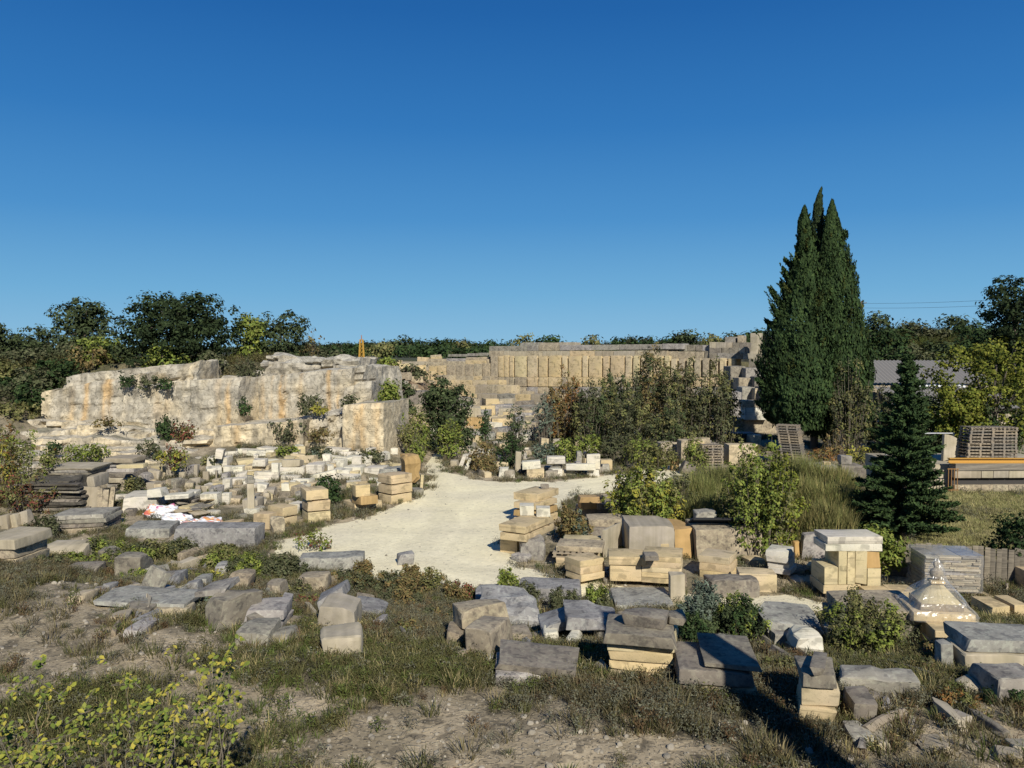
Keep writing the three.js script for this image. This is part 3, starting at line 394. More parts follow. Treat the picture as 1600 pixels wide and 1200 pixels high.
function grassClump(label, px, yt, wp, D, pal, o = {}) { // tall grass: many curved blades
  const s = spotAt(px, yt, wp, D), q = rng(++vseed), G = new GB(), pals = [].concat(pal), n = Math.round(clamp(s.w * s.h * 900, 900, 3600)), bw = D * .00042;
  for (let i = 0; i < n; i++) { const a = q() * 6.283, f = Math.sqrt(q()), b = [Math.cos(a) * f * s.w * .5, -.02, Math.sin(a) * f * s.w * .38], h = s.h * (.45 + .6 * q()) * (1 - .3 * f * f), an = q() * 6.283, d = h * (.12 + .35 * q()), t = [b[0] + Math.cos(an) * d, h, b[2] + Math.sin(an) * d], m = [b[0] + Math.cos(an) * d * .3, h * .6, b[2] + Math.sin(an) * d * .3], c = pick(q, PAL[pals[Math.floor(q() * pals.length)]]), p = [Math.cos(an + 1.57) * bw, 0, Math.sin(an + 1.57) * bw]; G.quad([b[0] - p[0], b[1], b[2] - p[2]], [b[0] + p[0], b[1], b[2] + p[2]], [m[0] + p[0], m[1], m[2] + p[2]], [m[0] - p[0], m[1], m[2] - p[2]], c); G.tri([m[0] - p[0], m[1], m[2] - p[2]], [m[0] + p[0], m[1], m[2] + p[2]], t, c); }
  const m = mesh('tall_grass', G.build(), leafMat); m.position.set(s.x, s.y, s.z); tag(m, label, 'grass', o.group); m.userData.kind = 'stuff'; return m;
}
PAL.fir = [[.038, .066, .022], [.052, .084, .026], [.027, .048, .017]]; PAL.straw = [[.32, .265, .105], [.25, .225, .085], [.19, .195, .065]]; PAL.meadow = [[.19, .205, .062], [.26, .24, .09], [.145, .165, .05]];

// ---------------------------------------------------------------- trees and shrubs
{
  const gl = 'trees on the plateau above the cliff', gf = 'trees along the far skyline';
  tree('loose green pine standing left of the big dark oak', 132, 463, 80, 62, 'pine', { name: 'pine_tree', nb: 18, low: .25, group: gl, dens: 1.2, flat: .7 });
  tree('big round dark green oak above the pale cliff', 278, 456, 160, 57, 'oak', { name: 'oak_tree', nb: 30, low: .1, group: gl, dens: 1.9 });
  tree('yellowish green young tree right of the big dark oak', 388, 488, 70, 61, 'fresh', { nb: 12, low: .12, cone: true, group: gl });
  tree('bushy green tree, rightmost above the pale cliff', 438, 486, 84, 63, 'pine', { nb: 14, low: .1, group: gl });
  shrub('thin pale dry reeds beside the rightmost cliff top tree', 482, 512, 50, 64, 'brown', { n: 34, dens: .28, name: 'reed_clump', cat: 'reeds' });
  tree('dark pine cut by the left picture edge above the cliff', -4, 498, 60, 60, 'pine', { name: 'pine_tree', nb: 10, low: .2, group: gl });
  tree('small rounded pine between left edge and loose pine', 70, 510, 66, 66, 'pine', { name: 'pine_tree', nb: 10, low: .12, group: gl });
  tree('low dark green tree left behind the loose pine', 28, 522, 70, 64, 'pine', { nb: 10, low: .05, group: gl });
  const gb = 'bushes on the left plateau edge';
  [[160, 528, 76, 57.5, 'fresh', 'dense mid green bush below the loose pine'], [200, 540, 64, 57, 'pine', 'green bush at the left foot of the dark oak'], [112, 535, 84, 58, 'scrub', 'broad olive bush above the ochre streaked cliff face'], [40, 548, 96, 57, 'scrub', 'pale olive bush above the far left terraces'], [90, 560, 84, 54.5, 'dark', 'dark low bush spilling over the left cliff top'], [18, 590, 80, 53.5, 'dark', 'dark green bush at the left picture edge over the terraces'], [60, 575, 80, 53.5, 'scrub', 'dull green bush hanging over the left cliff corner'], [-10, 560, 70, 54, 'olive', 'straw tinted bush at the very left edge of the plateau'], [-5, 602, 90, 50, 'scrub', 'grey green bush below the left plateau edge'], [48, 600, 60, 50, 'dark', 'dark bush at the left cliff corner foot'], [20, 628, 60, 48, 'olive', 'straw green bush on the far left terrace'], [255, 540, 60, 55, 'fresh', 'bright green bush in front of the dark oak'], [330, 545, 40, 55, 'scrub', 'small bush under the right side of the dark oak'], [145, 545, 60, 56, 'brown', 'brownish green bush under the loose pine']].forEach(a => tree(a[5], a[0], a[1], a[2], a[3], a[4], { name: 'bush', cat: 'bush', low: .1, nb: 10, group: gb, dens: 1.2 }));
  const gc = 'shrubs growing on the cliff ledges'; // y given: the ledge they root in
  [[388, 556, 50, 50.8, 'scrub', 'dark rounded shrub on the cliff top right of the oak', 602], [197, 580, 26, 48.6, 'dark', 'small dark shrub at the left end of the upper ledge', 608], [235, 584, 46, 48.4, 'scrub', 'low shrub in the middle of the upper ledge', 608], [262, 588, 30, 48.2, 'dark', 'low shrub at the right end of the upper ledge', 607], [378, 622, 24, 47.8, 'dark', 'dark shrub in the black cleft of the cliff', 650], [484, 612, 46, 46.3, 'scrub', 'grey green shrub in the middle of the right cliff face', 648], [500, 628, 28, 46, 'yellow', 'yellow flowering shrub on the right cliff ledge', 650], [262, 645, 42, 45.6, 'dark', 'upright dark shrub at the foot of the cliff recess', 695], [285, 655, 40, 45.4, 'red', 'reddish shrub beside the upright dark shrub', 702], [455, 655, 56, 45.2, 'scrub', 'dark shrub hanging over the lower cliff step', 690], [430, 660, 36, 45.6, 'scrub', 'olive shrub left of the hanging dark shrub', 680], [545, 617, 36, 45.8, 'scrub', 'low shrub on top of the tan rock pillar', 636], [500, 668, 52, 45, 'brown', 'brown dry shrub on the ledge beside the tan pillar', 690], [165, 655, 50, 45.6, 'brown', 'dry brown tuft on the upper terrace', 666], [130, 692, 90, 40.9, 'fresh', 'low spreading green plant on the lowest terrace', 724], [82, 690, 26, 41.6, 'dark', 'small dark bush at the left end of the lowest terrace', 716], [230, 690, 40, 41.5, 'scrub', 'olive bush where the terraces meet the cliff', 722], [268, 695, 60, 38.5, ['yellow', 'fresh', 'red'], 'yellow and red autumn bush behind the grey stone posts', 733]].forEach(a => shrub(a[5], a[0], a[1], a[2], a[3], a[4], { y: Yh(a[6], a[3]), group: gc, dens: .9 }));
  tree('leafy green tree at the right end of the cliff', 606, 586, 56, 47.5, 'fresh', { low: .1, nb: 14, cone: true, dens: 1.1 });
  tree('dark bushy green tree right of the cliff end', 696, 582, 86, 51, 'pine', { low: .12, nb: 18, dens: 1.15 });
  tree('small green tree between the two trees by the cliff end', 634, 584, 22, 60, 'pine', { low: .2, nb: 7 });
  shrub('yellow green bush under the dark bushy tree', 648, 640, 50, 46, ['fresh', 'olive'], {}); shrub('bright green bush at the right foot of the dark bushy tree', 703, 648, 40, 47, 'fresh', {});
  shrub('green sapling beside the far end of the road', 652, 668, 26, 43, 'fresh', { dens: .6 });
  shrub('dark low bush in the rubble behind the white blocks', 792, 676, 46, 44, 'dark', {}); shrub('thin leafy sapling among the grey rubble blocks', 808, 632, 44, 46, 'pine', { dens: .5 });
  shrub('grey leafed thin tree at the left of the brown thicket', 852, 606, 40, 55, 'glauc', { dens: .35 }); shrub('small dark bush beside the tall tan block', 758, 636, 20, 55, 'dark', {});
  const gt = 'thicket in the middle of the yard';
  [[884, 578, 66, 56, ['rust', 'brown'], 'orange brown shrub at the left end of the thicket'], [925, 593, 66, 54, ['olive', 'scrub', 'pine'], 'dull green shrub beside the orange brown one'], [962, 578, 80, 56, ['olive', 'pine'], 'green rounded shrub in the middle of the thicket'], [1024, 541, 86, 57, ['olive', 'scrub', 'pine', 'brown'], 'tallest olive green shrub of the thicket'], [1068, 560, 80, 55, ['olive', 'scrub', 'brown'], 'olive brown twiggy shrub right of the tallest one'], [1120, 570, 84, 54, ['scrub', 'olive'], 'thin leaning shrub at the right end of the thicket'], [990, 613, 80, 51, ['olive', 'scrub'], 'low dark olive shrub in front of the thicket'], [1050, 628, 80, 50, ['olive', 'scrub', 'pine'], 'low olive shrub in front of the tallest one']].forEach(a => shrub(a[5], a[0], a[1], a[2], a[3], a[4], { group: gt, dens: 1.6, base: .6, from: .05, asp: .42 }));
  const gw = 'weeds behind the white blocks';
  [[880, 682, 50, 46, 'fresh', 'light green weeds behind the white table stones'], [918, 676, 60, 46.5, 'fresh', 'bright green weeds left of the white upright block'], [965, 672, 54, 46, 'scrub', 'dull green weeds above the cream cube'], [1002, 680, 60, 44, ['olive', 'fresh'], 'mixed weeds on the bend right of the cream cube'], [1037, 688, 50, 43, 'olive', 'olive weeds by the right end of the road'], [850, 688, 50, 46, 'glauc', 'grey weeds behind the white slabs'], [752, 688, 44, 43, 'brown', 'dry twiggy bush left of the white slabs'], [760, 712, 40, 41.5, 'brown', 'brown dead brush at the inside of the road bend'], [1086, 680, 44, 42, ['fresh', 'olive'], 'leafy bush beside the tilted grey block']].forEach(a => shrub(a[5], a[0], a[1], a[2], a[3], a[4], { group: gw, dens: 1, base: .8 }));

  // skyline
  const sky = [[520, 538, 60, 210, 'dark'], [545, 541, 50, 180, 'dark'], [572, 540, 40, 190, 'dark'], [597, 536, 44, 150, 'olive'], [626, 527, 40, 168, 'pine'], [655, 533, 56, 180, 'dark'], [690, 530, 50, 175, 'dark'], [716, 531, 48, 185, 'olive'], [740, 537, 44, 190, 'dark'], [765, 531, 26, 170, 'dark'], [790, 536, 40, 190, 'dark'], [818, 524, 38, 150, 'olive'], [846, 528, 30, 155, 'dark'], [866, 526, 30, 150, 'dark'], [920, 524, 40, 130, 'olive'], [965, 528, 36, 130, 'dark'], [992, 531, 30, 135, 'dark'], [1014, 530, 30, 128, 'dark'], [1045, 526, 28, 125, 'dark'], [1075, 516, 38, 120, 'pine'], [1110, 522, 40, 118, 'olive'], [1140, 520, 50, 116, 'pine'], [1174, 519, 40, 112, 'dark']];
  const ord = ['first', 'second', 'third', 'fourth', 'fifth', 'sixth', 'seventh', 'eighth', 'ninth', 'tenth', 'eleventh', 'twelfth', 'thirteenth', 'fourteenth', 'fifteenth', 'sixteenth', 'seventeenth', 'eighteenth', 'nineteenth', 'twentieth', 'twenty-first', 'twenty-second', 'twenty-third'];
  sky.forEach((a, i) => tree(`far ${a[4] == 'olive' ? 'olive green' : 'dark green'} skyline tree, ${ord[i]} from the yellow mast side`, a[0], a[1], a[2], a[3], a[4], { group: gf, low: .1, nb: 9, dens: .9 }));
  [[640, 541, 64, 150], [700, 542, 64, 150], [672, 546, 50, 146], [750, 545, 60, 150]].forEach((a, i) => tree(`low dark bush along the quarry rim, ${ord[i]} left of the sawn wall`, a[0], a[1], a[2], a[3], 'dark', { name: 'bush', cat: 'bush', group: 'bushes on the quarry rim', low: .05, nb: 8 }));
  [[590, 575, 30, 80, 'fresh', 'bright bush below the yellow mast'], [600, 560, 40, 110, 'fresh', 'pale green tree right of the yellow mast'], [520, 546, 50, 100, 'scrub', 'grey green bush left of the yellow mast'], [650, 572, 40, 105, 'scrub', 'dull bush on the orange rubble slope']].forEach(a => tree(a[5], a[0], a[1], a[2], a[3], a[4], { name: 'bush', cat: 'bush', low: .1, nb: 8 }));

  // cypresses
  cypress('ragged cypress with outreaching branches, left of the three', 1245, 51, 690, [[322, 1253, 1255], [345, 1248, 1261], [380, 1245, 1266], [410, 1240, 1270], [440, 1232, 1276], [480, 1222, 1284], [530, 1212, 1290], [590, 1200, 1292], [640, 1204, 1290], [668, 1222, 1284]], 'dark', { n: 34000, sprays: 330, sprayL: 1.2, L: .115, out: .9, rag: .55, branches: [[1244, 418, 1229, 404], [1240, 446, 1221, 420], [1232, 470, 1221, 440], [1225, 482, 1198, 452], [1222, 500, 1202, 478], [1218, 512, 1200, 500], [1214, 560, 1192, 540], [1208, 590, 1182, 566], [1206, 610, 1180, 592], [1210, 640, 1186, 628], [1216, 655, 1196, 650]], group: 'cypress group' });
  cypress('narrow cypress with the highest tip, middle of the three', 1274, 52.5, 690, [[293, 1279, 1281], [302, 1275, 1280], [320, 1269, 1281], [345, 1267, 1283], [400, 1264, 1286], [480, 1262, 1292], [600, 1258, 1298], [680, 1262, 1294]], 'oak', { n: 18000, sprays: 150, L: .10, out: .2, rag: .14, group: 'cypress group' });
  cypress('broad smooth columnar cypress, right of the three', 1308, 51.5, 690, [[312, 1296, 1298], [330, 1290, 1302], [355, 1286, 1308], [395, 1280, 1316], [440, 1276, 1330], [490, 1272, 1338], [540, 1270, 1348], [600, 1272, 1356], [650, 1278, 1352], [690, 1290, 1336]], 'dark', { n: 40000, sprays: 420, L: .105, out: .25, rag: .2, branches: [[1312, 372, 1319, 362]], group: 'cypress group' });
  shrub('olive green tree leaning against the right cypress', 1330, 560, 72, 49, ['olive', 'scrub'], { dens: .7 });
  shrub('dry brown bush at the cypress feet', 1285, 700, 60, 45, 'rust', { dens: .5 }); shrub('dead grey twigs below the right cypress', 1306, 668, 46, 47, 'brown', { dens: .15, n: 40 });
  shrub('yellow leafed bush under the right cypress', 1345, 690, 46, 42, ['yellow', 'olive'], { dens: .5 });
  fir('dark green conifer in front of the concrete wall', 1416, 550, 150, 27, 'fir', .1);
  // right side
  tree('large yellow green acacia before the corrugated roof', 1556, 512, 170, 47, 'acacia', { name: 'acacia_tree', nb: 26, low: .2, flat: .38, dens: .55 });
  tree('shorter yellow green acacia left under the large one', 1500, 585, 90, 46, 'acacia', { name: 'acacia_tree', nb: 10, low: .3, flat: .5, dens: .8 });
  tree('green tree between conifer and lower roof', 1446, 604, 60, 47, 'pine', { nb: 10, low: .1 }); shrub('dark green bushes before the lower roof', 1490, 622, 90, 50, ['dark', 'pine'], { dens: 1.2 }); shrub('dark bushes below the left roof end', 1385, 600, 60, 52, ['scrub', 'dark'], { dens: 1.2 }); shrub('dark hedge below the large acacia', 1560, 620, 110, 46, ['dark', 'pine'], { dens: 1.2 });
  tree('tall dark oak at the right edge above the hill', 1586, 422, 96, 78, 'oak', { name: 'oak_tree', nb: 18, low: .3, dens: .9 });
  const gh = 'trees on the right hillside';
  [[1376, 490, 44, 92, 'pine', 'round topped tree on the hill right of the cypresses'], [1360, 515, 56, 88, 'dark', 'dark tree on the hill behind the right cypress'], [1398, 512, 56, 86, 'dark', 'dark hill tree left of the pale rock gap'], [1426, 502, 40, 95, 'scrub', 'small grey green tree at the pale rock gap'], [1450, 508, 54, 92, 'scrub', 'dull green tree on the hill crest middle'], [1490, 492, 50, 96, 'pine', 'feathery taller tree on the hill crest'], [1522, 506, 60, 92, 'dark', 'dark tree on the crest right of the feathery one'], [1550, 512, 60, 88, 'dark', 'dark hill tree left below the tall oak'], [1385, 535, 70, 78, 'dark', 'low dark tree behind the left roof end'], [1430, 535, 66, 77, 'scrub', 'olive low tree behind the corrugated ridge'], [1470, 530, 56, 78, 'pine', 'green low tree above the corrugated roof'], [1512, 525, 60, 80, 'dark', 'dark low tree above the right roof end'], [1500, 545, 40, 70, 'olive', 'yellowish small tree behind the roof end'], [1600, 500, 60, 80, 'dark', 'dark tree at the right edge below the oak']].forEach(a => tree(a[5], a[0], a[1], a[2], a[3], a[4], { group: gh, low: .08, nb: 10 }));

  // shrubs in the yard
  shrub('round yellow green bush beside the road', 1006, 716, 124, 27.5, ['fresh', 'fresh', 'olive', 'yellow'], { dens: 1.5, base: .75, asp: .6, size: 1 });
  shrub('tall leafy poplar shrub behind the white slab pallet', 1192, 678, 142, 24.6, ['fresh', 'fresh', 'acacia', 'olive'], { dens: 1.25, base: .5, asp: .65, size: 1 });
  shrub('greyish bush right of the round yellow green bush', 1058, 730, 60, 29, ['scrub', 'olive'], { dens: .7, base: .8 });
  const gg = 'tall grasses behind the stone wall';
  [[1085, 732, 96, 30, 'meadow', 'tall grass left of the poplar shrub'], [1130, 719, 96, 32, ['meadow', 'olive'], 'tall pale grass below the white stone tank'], [1170, 726, 86, 31, 'meadow', 'tall grass right behind the poplar shrub'], [1255, 736, 106, 29.5, ['meadow', 'straw'], 'straw coloured tall grass right of the poplar shrub'], [1310, 746, 96, 28.5, ['straw', 'meadow'], 'brownish brush left of the dark conifer'], [1285, 774, 106, 26.5, ['straw', 'olive'], 'brown low brush before the straw coloured grass'], [1340, 764, 76, 29, ['straw', 'meadow'], 'brown brush touching the dark conifer'], [1120, 762, 106, 27.5, ['meadow', 'olive'], 'green grass clump behind the long stone wall'], [1250, 704, 86, 34, 'meadow', 'tall grass before the leaning pallets'], [1300, 719, 86, 33, ['meadow', 'straw'], 'tall grass before the grey retaining blocks']].forEach(a => grassClump(a[5], a[0], a[1], a[2], a[3], a[4], { group: gg }));
  tree('bright green ivy bush over the board fence', 1378, 822, 84, 22.2, 'fresh', { name: 'ivy_bush', cat: 'bush', low: .3, nb: 10, size: 1.25, dens: 1.1 });
  tree('dark green bush at the right edge by the fence', 1604, 790, 84, 22.5, 'dark', { name: 'bush', cat: 'bush', low: .1, nb: 12, size: 1.1 });
  // left and foreground
  const gk = 'low bushes along the left bank';
  [[398, 862, 90, 22.7, ['scrub', 'fresh'], 'broad green bush left of the road corner bush'], [345, 858, 84, 23.4, ['olive', 'fresh'], 'yellowish green bush below the long wall block'], [235, 846, 90, 24.4, ['scrub', 'olive'], 'dull bush before the broad grey slab'], [150, 842, 80, 24.8, ['fresh', 'scrub'], 'green bush before the sagging plate pile'], [562, 892, 70, 21, ['scrub', 'brown'], 'olive brown bush below the long bluish slab'], [665, 888, 70, 21.2, ['brown', 'olive'], 'brown brush at the lip of the road'], [712, 905, 60, 20.2, ['brown', 'red'], 'reddish weeds left of the upright sapling'], [300, 905, 70, 21, ['olive', 'fresh'], 'fresh bush between the leaning slab and boulders'], [455, 905, 70, 20.6, ['scrub', 'olive'], 'grey green bush among the pink boulders'], [620, 915, 90, 19.6, ['brown', 'scrub'], 'dry brush right of the peaked white block'], [680, 950, 60, 17.8, ['scrub', 'brown'], 'brush left of the tilted brown block'], [640, 1000, 50, 15.6, ['brown', 'olive'], 'dead brown stalks in the middle bank'], [1010, 1085, 60, 12.8, ['scrub', 'olive'], 'grey green weeds before the capped stack'], [1230, 1080, 70, 12.9, ['olive', 'scrub'], 'weeds left of the tall narrow stack'], [1440, 1060, 80, 13, ['brown', 'scrub'], 'dry brush behind the long stone beam'], [1500, 1120, 70, 11.4, ['olive', 'rust'], 'yellowing weeds at the lower right'], [930, 1040, 50, 14.2, ['olive', 'fresh'], 'green weeds right of the wide flat slab'], [60, 905, 60, 21, ['scrub', 'brown'], 'weeds below the left edge block stack'], [205, 910, 60, 20.6, 'fresh', 'green weeds left of the leaning slab'], [440, 695, 50, 42.5, ['scrub', 'fresh'], 'weeds above the white offcuts'], [330, 712, 40, 41, ['scrub', 'olive'], 'weeds left of the tilted white cube'], [500, 700, 44, 42, ['glauc', 'scrub'], 'grey weeds behind the white blocks'], [580, 700, 40, 41.5, ['scrub', 'fresh'], 'weeds behind the neat white stack'], [330, 768, 44, 34.5, ['fresh', 'scrub'], 'green weeds left of the stone pillar'], [205, 745, 40, 36, ['scrub', 'olive'], 'weeds beside the ragged grey pile']].forEach(a => shrub(a[5], a[0], a[1], a[2], a[3], a[4], { group: gk, dens: 1.6, asp: .5, base: .7 }));
  shrub('large yellow green and reddish bush at the left edge', 20, 655, 130, 33, ['olive', 'fresh', 'rust', 'yellow'], { dens: .8, base: .6 });
  shrub('reddish dark bush below the large left edge bush', 40, 735, 110, 31.5, ['red', 'olive'], { dens: .7 });
  shrub('rounded grey green bush beside the left slab stack', 62, 803, 66, 27, 'scrub', { dens: 1 });
  shrub('green and red leaved bush at the road corner', 486, 828, 74, 25.6, ['fresh', 'fresh', 'red'], { dens: .55, asp: .5, base: .4, size: 1.1 });
  tree('dark bush between the cream slab stacks', 512, 742, 40, 33.5, 'dark', { name: 'bush', cat: 'bush', low: .2, nb: 8 });
  const gs = 'shrubs on the near bank';
  [[792, 884, 38, 20.3, 'fresh', 'upright leafy sapling at the edge of the road'], [820, 908, 50, 19.6, 'scrub', 'low bush right of the upright sapling'], [930, 908, 56, 18.6, ['fresh', 'scrub'], 'round green bush beside the grey slabs'], [880, 915, 50, 19.2, 'scrub', 'olive bush left of the round green bush'], [1102, 908, 84, 15.7, 'glauc', 'blue green bush behind the capped slab stack'], [1160, 922, 92, 15.5, ['pine', 'fresh', 'dark'], 'green broad bush right of the blue green one'], [1092, 955, 60, 15.1, ['dark', 'pine'], 'dark bush between the two slab stacks'], [1352, 930, 165, 14.8, ['olive', 'scrub', 'olive', 'fresh'], 'wide small leaved bush before the brown slabs'], [1235, 985, 60, 15.6, 'olive', 'yellowish weeds under the tilted grey slab'], [1470, 1020, 90, 13.7, ['brown', 'red'], 'reddish brown dry bush by the grey post'], [1580, 1085, 80, 11.6, 'dark', 'dark green bush at the lower right edge'], [1540, 1040, 60, 13, 'dark', 'green creeper in front of the right stone trough'], [885, 788, 30, 27, 'brown', 'dry brush between the plank stacked slabs'], [905, 800, 60, 26.2, ['glauc', 'brown'], 'grey dry brush before the tan block pile'], [436, 866, 80, 22.4, 'scrub', 'bush line at the near edge of the road'], [372, 872, 60, 22.3, ['fresh', 'scrub'], 'green bush above the peaked boulders'], [330, 895, 60, 21.5, ['yellow', 'olive'], 'yellowish bush among the bluish boulders'], [520, 890, 70, 22, ['scrub', 'brown'], 'brownish bush right of the big pink boulder'], [605, 895, 80, 21, ['brown', 'scrub'], 'reddish brown brush by the road edge'], [190, 855, 100, 23.6, ['scrub', 'fresh'], 'green brush before the plate pile'], [110, 868, 70, 22.6, 'fresh', 'green weeds before the broad grey block'], [470, 945, 60, 18.3, ['olive', 'red'], 'weeds between the white peaked block and slabs'], [330, 965, 50, 17.2, ['glauc', 'fresh'], 'grey green weeds below the split boulder'], [640, 880, 40, 22, 'brown', 'dry weeds around the small grey post'], [566, 874, 34, 22.6, 'brown', 'dry grass behind the bluish slab'], [275, 840, 60, 24.6, ['olive', 'scrub'], 'weeds before the long grey wall block'], [350, 850, 60, 24.4, 'olive', 'weeds at the right end of the long grey wall block']].forEach(a => shrub(a[5], a[0], a[1], a[2], a[3], a[4], { group: gs, dens: 1.9, asp: .55, base: .6, size: .95 }));
}
// leafy branches at the lower left, close to the camera
{
  const mk = (label, px, D, tips, seed) => {
    const q = rng(seed), x0 = X(px, D), y0 = T(x0, D), t = thing('leafy_shrub', label, 'shrub', [x0, y0, -D], 0, 'leafy shrubs at the lower left'), S = new GB(), G = new GB();
    for (const [tx, ty, tD] of tips) {
      const e = atDepth(tx, ty, tD), b = [(q() - .5) * .5, -.1, (q() - .5) * .4], end = [e[0] - x0, e[1] - y0, e[2] + D]; let p = b; const pts = [b]; const N = 7;
      for (let i = 1; i <= N; i++) { const u = i / N, n = [lerp(b[0], end[0], u) + (q() - .5) * .07, lerp(b[1], end[1], Math.pow(u, .85)) + (q() - .5) * .06, lerp(b[2], end[2], u) + (q() - .5) * .07]; S.bar(p, n, .011 * (1.15 - u), .011 * (1.15 - u - 1 / N), 4); p = n; pts.push(n); }
      for (let k = 0; k < 7; k++) { // side twigs
        const i = 3 + Math.floor(q() * (N - 2)), s = pts[Math.min(i, N)], d = rv(q), l = .12 + q() * .2, w = [s[0] + d[0] * l, s[1] + Math.abs(d[1]) * l * .7, s[2] + d[2] * l]; S.bar(s, w, .004, .002, 3);
        for (let j = 0; j < 7; j++) { const u = .2 + q() * .85, e2 = rv(q), c = [lerp(s[0], w[0], u) + e2[0] * .03, lerp(s[1], w[1], u) + e2[1] * .03, lerp(s[2], w[2], u) + e2[2] * .03], L = .0135 + q() * .01, up = nrm([e2[0] * .6, .8, .5 + e2[2] * .5]), tt = rv(q), bb = nrm(cross(up, tt)), t2 = cross(bb, up), cl = pick(q, q() < .6 ? PAL.fresh : PAL.yellow).map(v => v * 1.05); // pointed leaf folded along its rib
          const tip = [0, 1, 2].map(m => c[m] + t2[m] * L * 1.5), st = [0, 1, 2].map(m => c[m] - t2[m] * L * 1.2), sd = f => [0, 1, 2].map(m => c[m] + bb[m] * L * .8 * f + up[m] * L * .35), sd2 = f => [0, 1, 2].map(m => c[m] + t2[m] * L * .7 + bb[m] * L * .62 * f + up[m] * L * .2); G.tri(st, sd(1), tip, cl); G.tri(sd(1), sd2(1), tip, cl); G.tri(st, tip, sd(-1), cl); G.tri(sd(-1), tip, sd2(-1), cl); }
      }
    }
    mesh('stems', S.build(), twigMat, t).userData.kind = 'stuff'; mesh('foliage', G.build(), leafMat, t);
  };
  const fan = (x0, x1, y0, y1, n, D0, D1, s) => { const q = rng(s), o = []; for (let i = 0; i < n; i++) o.push([lerp(x0, x1, q()), lerp(y0, y1, q()), lerp(D0, D1, q())]); return o; };
  mk('dense yellow green leafy shrub in the lower left corner', 40, 6.2, [...fan(-40, 130, 1085, 1200, 18, 5.8, 6.6, 5), [60, 1040, 6.6]], 401);
  mk('sparse leafy branches right of the corner shrub', 190, 6.6, fan(120, 290, 1070, 1210, 12, 6.3, 7, 6), 402);
  mk('light leafy sprays reaching towards the pale slab', 300, 7.2, [...fan(180, 390, 1005, 1080, 10, 7, 7.8, 7), ...fan(220, 400, 1080, 1210, 9, 6.6, 7.4, 8)], 403);
}

// ---------------------------------------------------------------- stones of the yard
const sq = rng(4242); let bseed = 1;
const LEVEL = { 1: [''], 2: ['lower', 'upper'], 3: ['bottom', 'middle', 'top'], 4: ['bottom', 'second', 'third', 'top'], 5: ['bottom', 'second', 'third', 'fourth', 'top'], 6: ['bottom', 'second', 'third', 'fourth', 'fifth', 'top'] };
function putStone(label, kind, w, h, d, pos, yaw, o) {
  const rough = o.rough ?? (/cream|pale|white/.test(kind) ? 0 : 1);
  const g = blockGeo(w, h, d, { seed: ++bseed, chips: o.chips ?? (rough ? 3 : 1), r: o.r ?? (rough ? Math.min(.035, h * .15) : .014), amp: (o.amp ?? (rough ? .022 : .008)) * Math.min(1, h * 2.2 + .25), freq: rough ? 3.4 : 1.6, seg: rough ? .22 : .5, skew: o.skew ?? (rough ? .05 : .012), cuts: o.cuts || 0, max: o.max ?? (rough ? 8 : 4) });
  const m = mesh(o.name || 'stone_block', g, stone(kind, sq)); m.position.set(...pos); m.rotation.set((o.tx || 0) * RAD, yaw * RAD, (o.tz || 0) * RAD, 'YXZ');
  tag(m, label.replace(/\s+/g, ' ').trim(), o.cat || ({ stone_slab: 'slab', boulder: 'boulder', stone_post: 'post' }[o.name] || 'stone block'), o.group);
  if (!o.on) feet.push([pos[0], pos[2], w / 2, d / 2, yaw * RAD]);
  return m;
}
const battenMat = plain(.20, .155, .10, { map: texWood });
function batten(w, pos, yaw) { const g = new GB(); g.box(0, 0, 0, w, .045, .07); const m = mesh('wooden_batten', g.build(), battenMat); m.position.set(...pos); m.rotation.y = yaw * RAD; tag(m, 'thin wooden batten between two stacked cream slabs', 'batten', 'battens between stacked slabs'); }
function pile(label, kinds, n, w, H, d, base, yaw, o) { // n slabs over one another; '#' in the label becomes the slab's level
  kinds = [].concat(kinds); let y = base[1] - (o.on === undefined ? (o.sink ?? .03) : 0), last; const gap = o.gap || 0, each = (H - gap * (n - 1)) / n, ws = o.ws;
  for (let i = 0; i < n; i++) {
    const h = o.hs ? o.hs[i] : each, k = kinds[Math.min(i, kinds.length - 1)], j = o.jit ?? (n > 1 ? .03 : 0), sx = (sq() - .5) * j * 2, sz = (sq() - .5) * j * 2, s = ws ? ws[i] : 1;
    last = putStone(label.replace('#', LEVEL[n][i]), k, w * s * (1 - sq() * j), h + (i == 0 && o.on === undefined ? .03 : 0), d * s * (1 - sq() * j), [base[0] + sx, y, base[2] + sz], yaw + (sq() - .5) * j * 60, { ...o, on: i ? 1 : o.on });
    y += h + (i == 0 && o.on === undefined ? .03 : 0);
    if (gap && i < n - 1) { for (const s of [-1, 1]) { const c = Math.cos(yaw * RAD), q = Math.sin(yaw * RAD), f = s * d * .32; batten(w * .96, [base[0] + q * f, y, base[2] + c * f], yaw); } y += gap; }
  }
  return y;
}
// frontal stone: columns x0..x1, front face rows yt..yb, depth in metres
function F(label, kind, x0, x1, yt, yb, dep, o = {}) {
  const xc = (x0 + x1) / 2, b = o.on !== undefined ? onPlane(xc, yb, o.on) : P(xc, yb), D = -b[2], k = D / FPX * 1.0, yaw = o.yaw || 0;
  let w = (x1 - x0) * k; w = Math.max(.08, (w - dep * Math.abs(Math.sin(yaw * RAD))) / Math.cos(yaw * RAD)); const H = Math.max(.06, atDepth(xc, yt, D)[1] - b[1]);
  const back = (dep * Math.cos(yaw * RAD) + w * Math.abs(Math.sin(yaw * RAD))) / 2, sc = (D + back) / D;
  return pile(label, kind, o.n || 1, w, H, dep, [b[0] * sc, o.on !== undefined ? o.on : Math.min(b[1], T(b[0] * sc, D + back) + .02), b[2] - back], yaw, o);
}
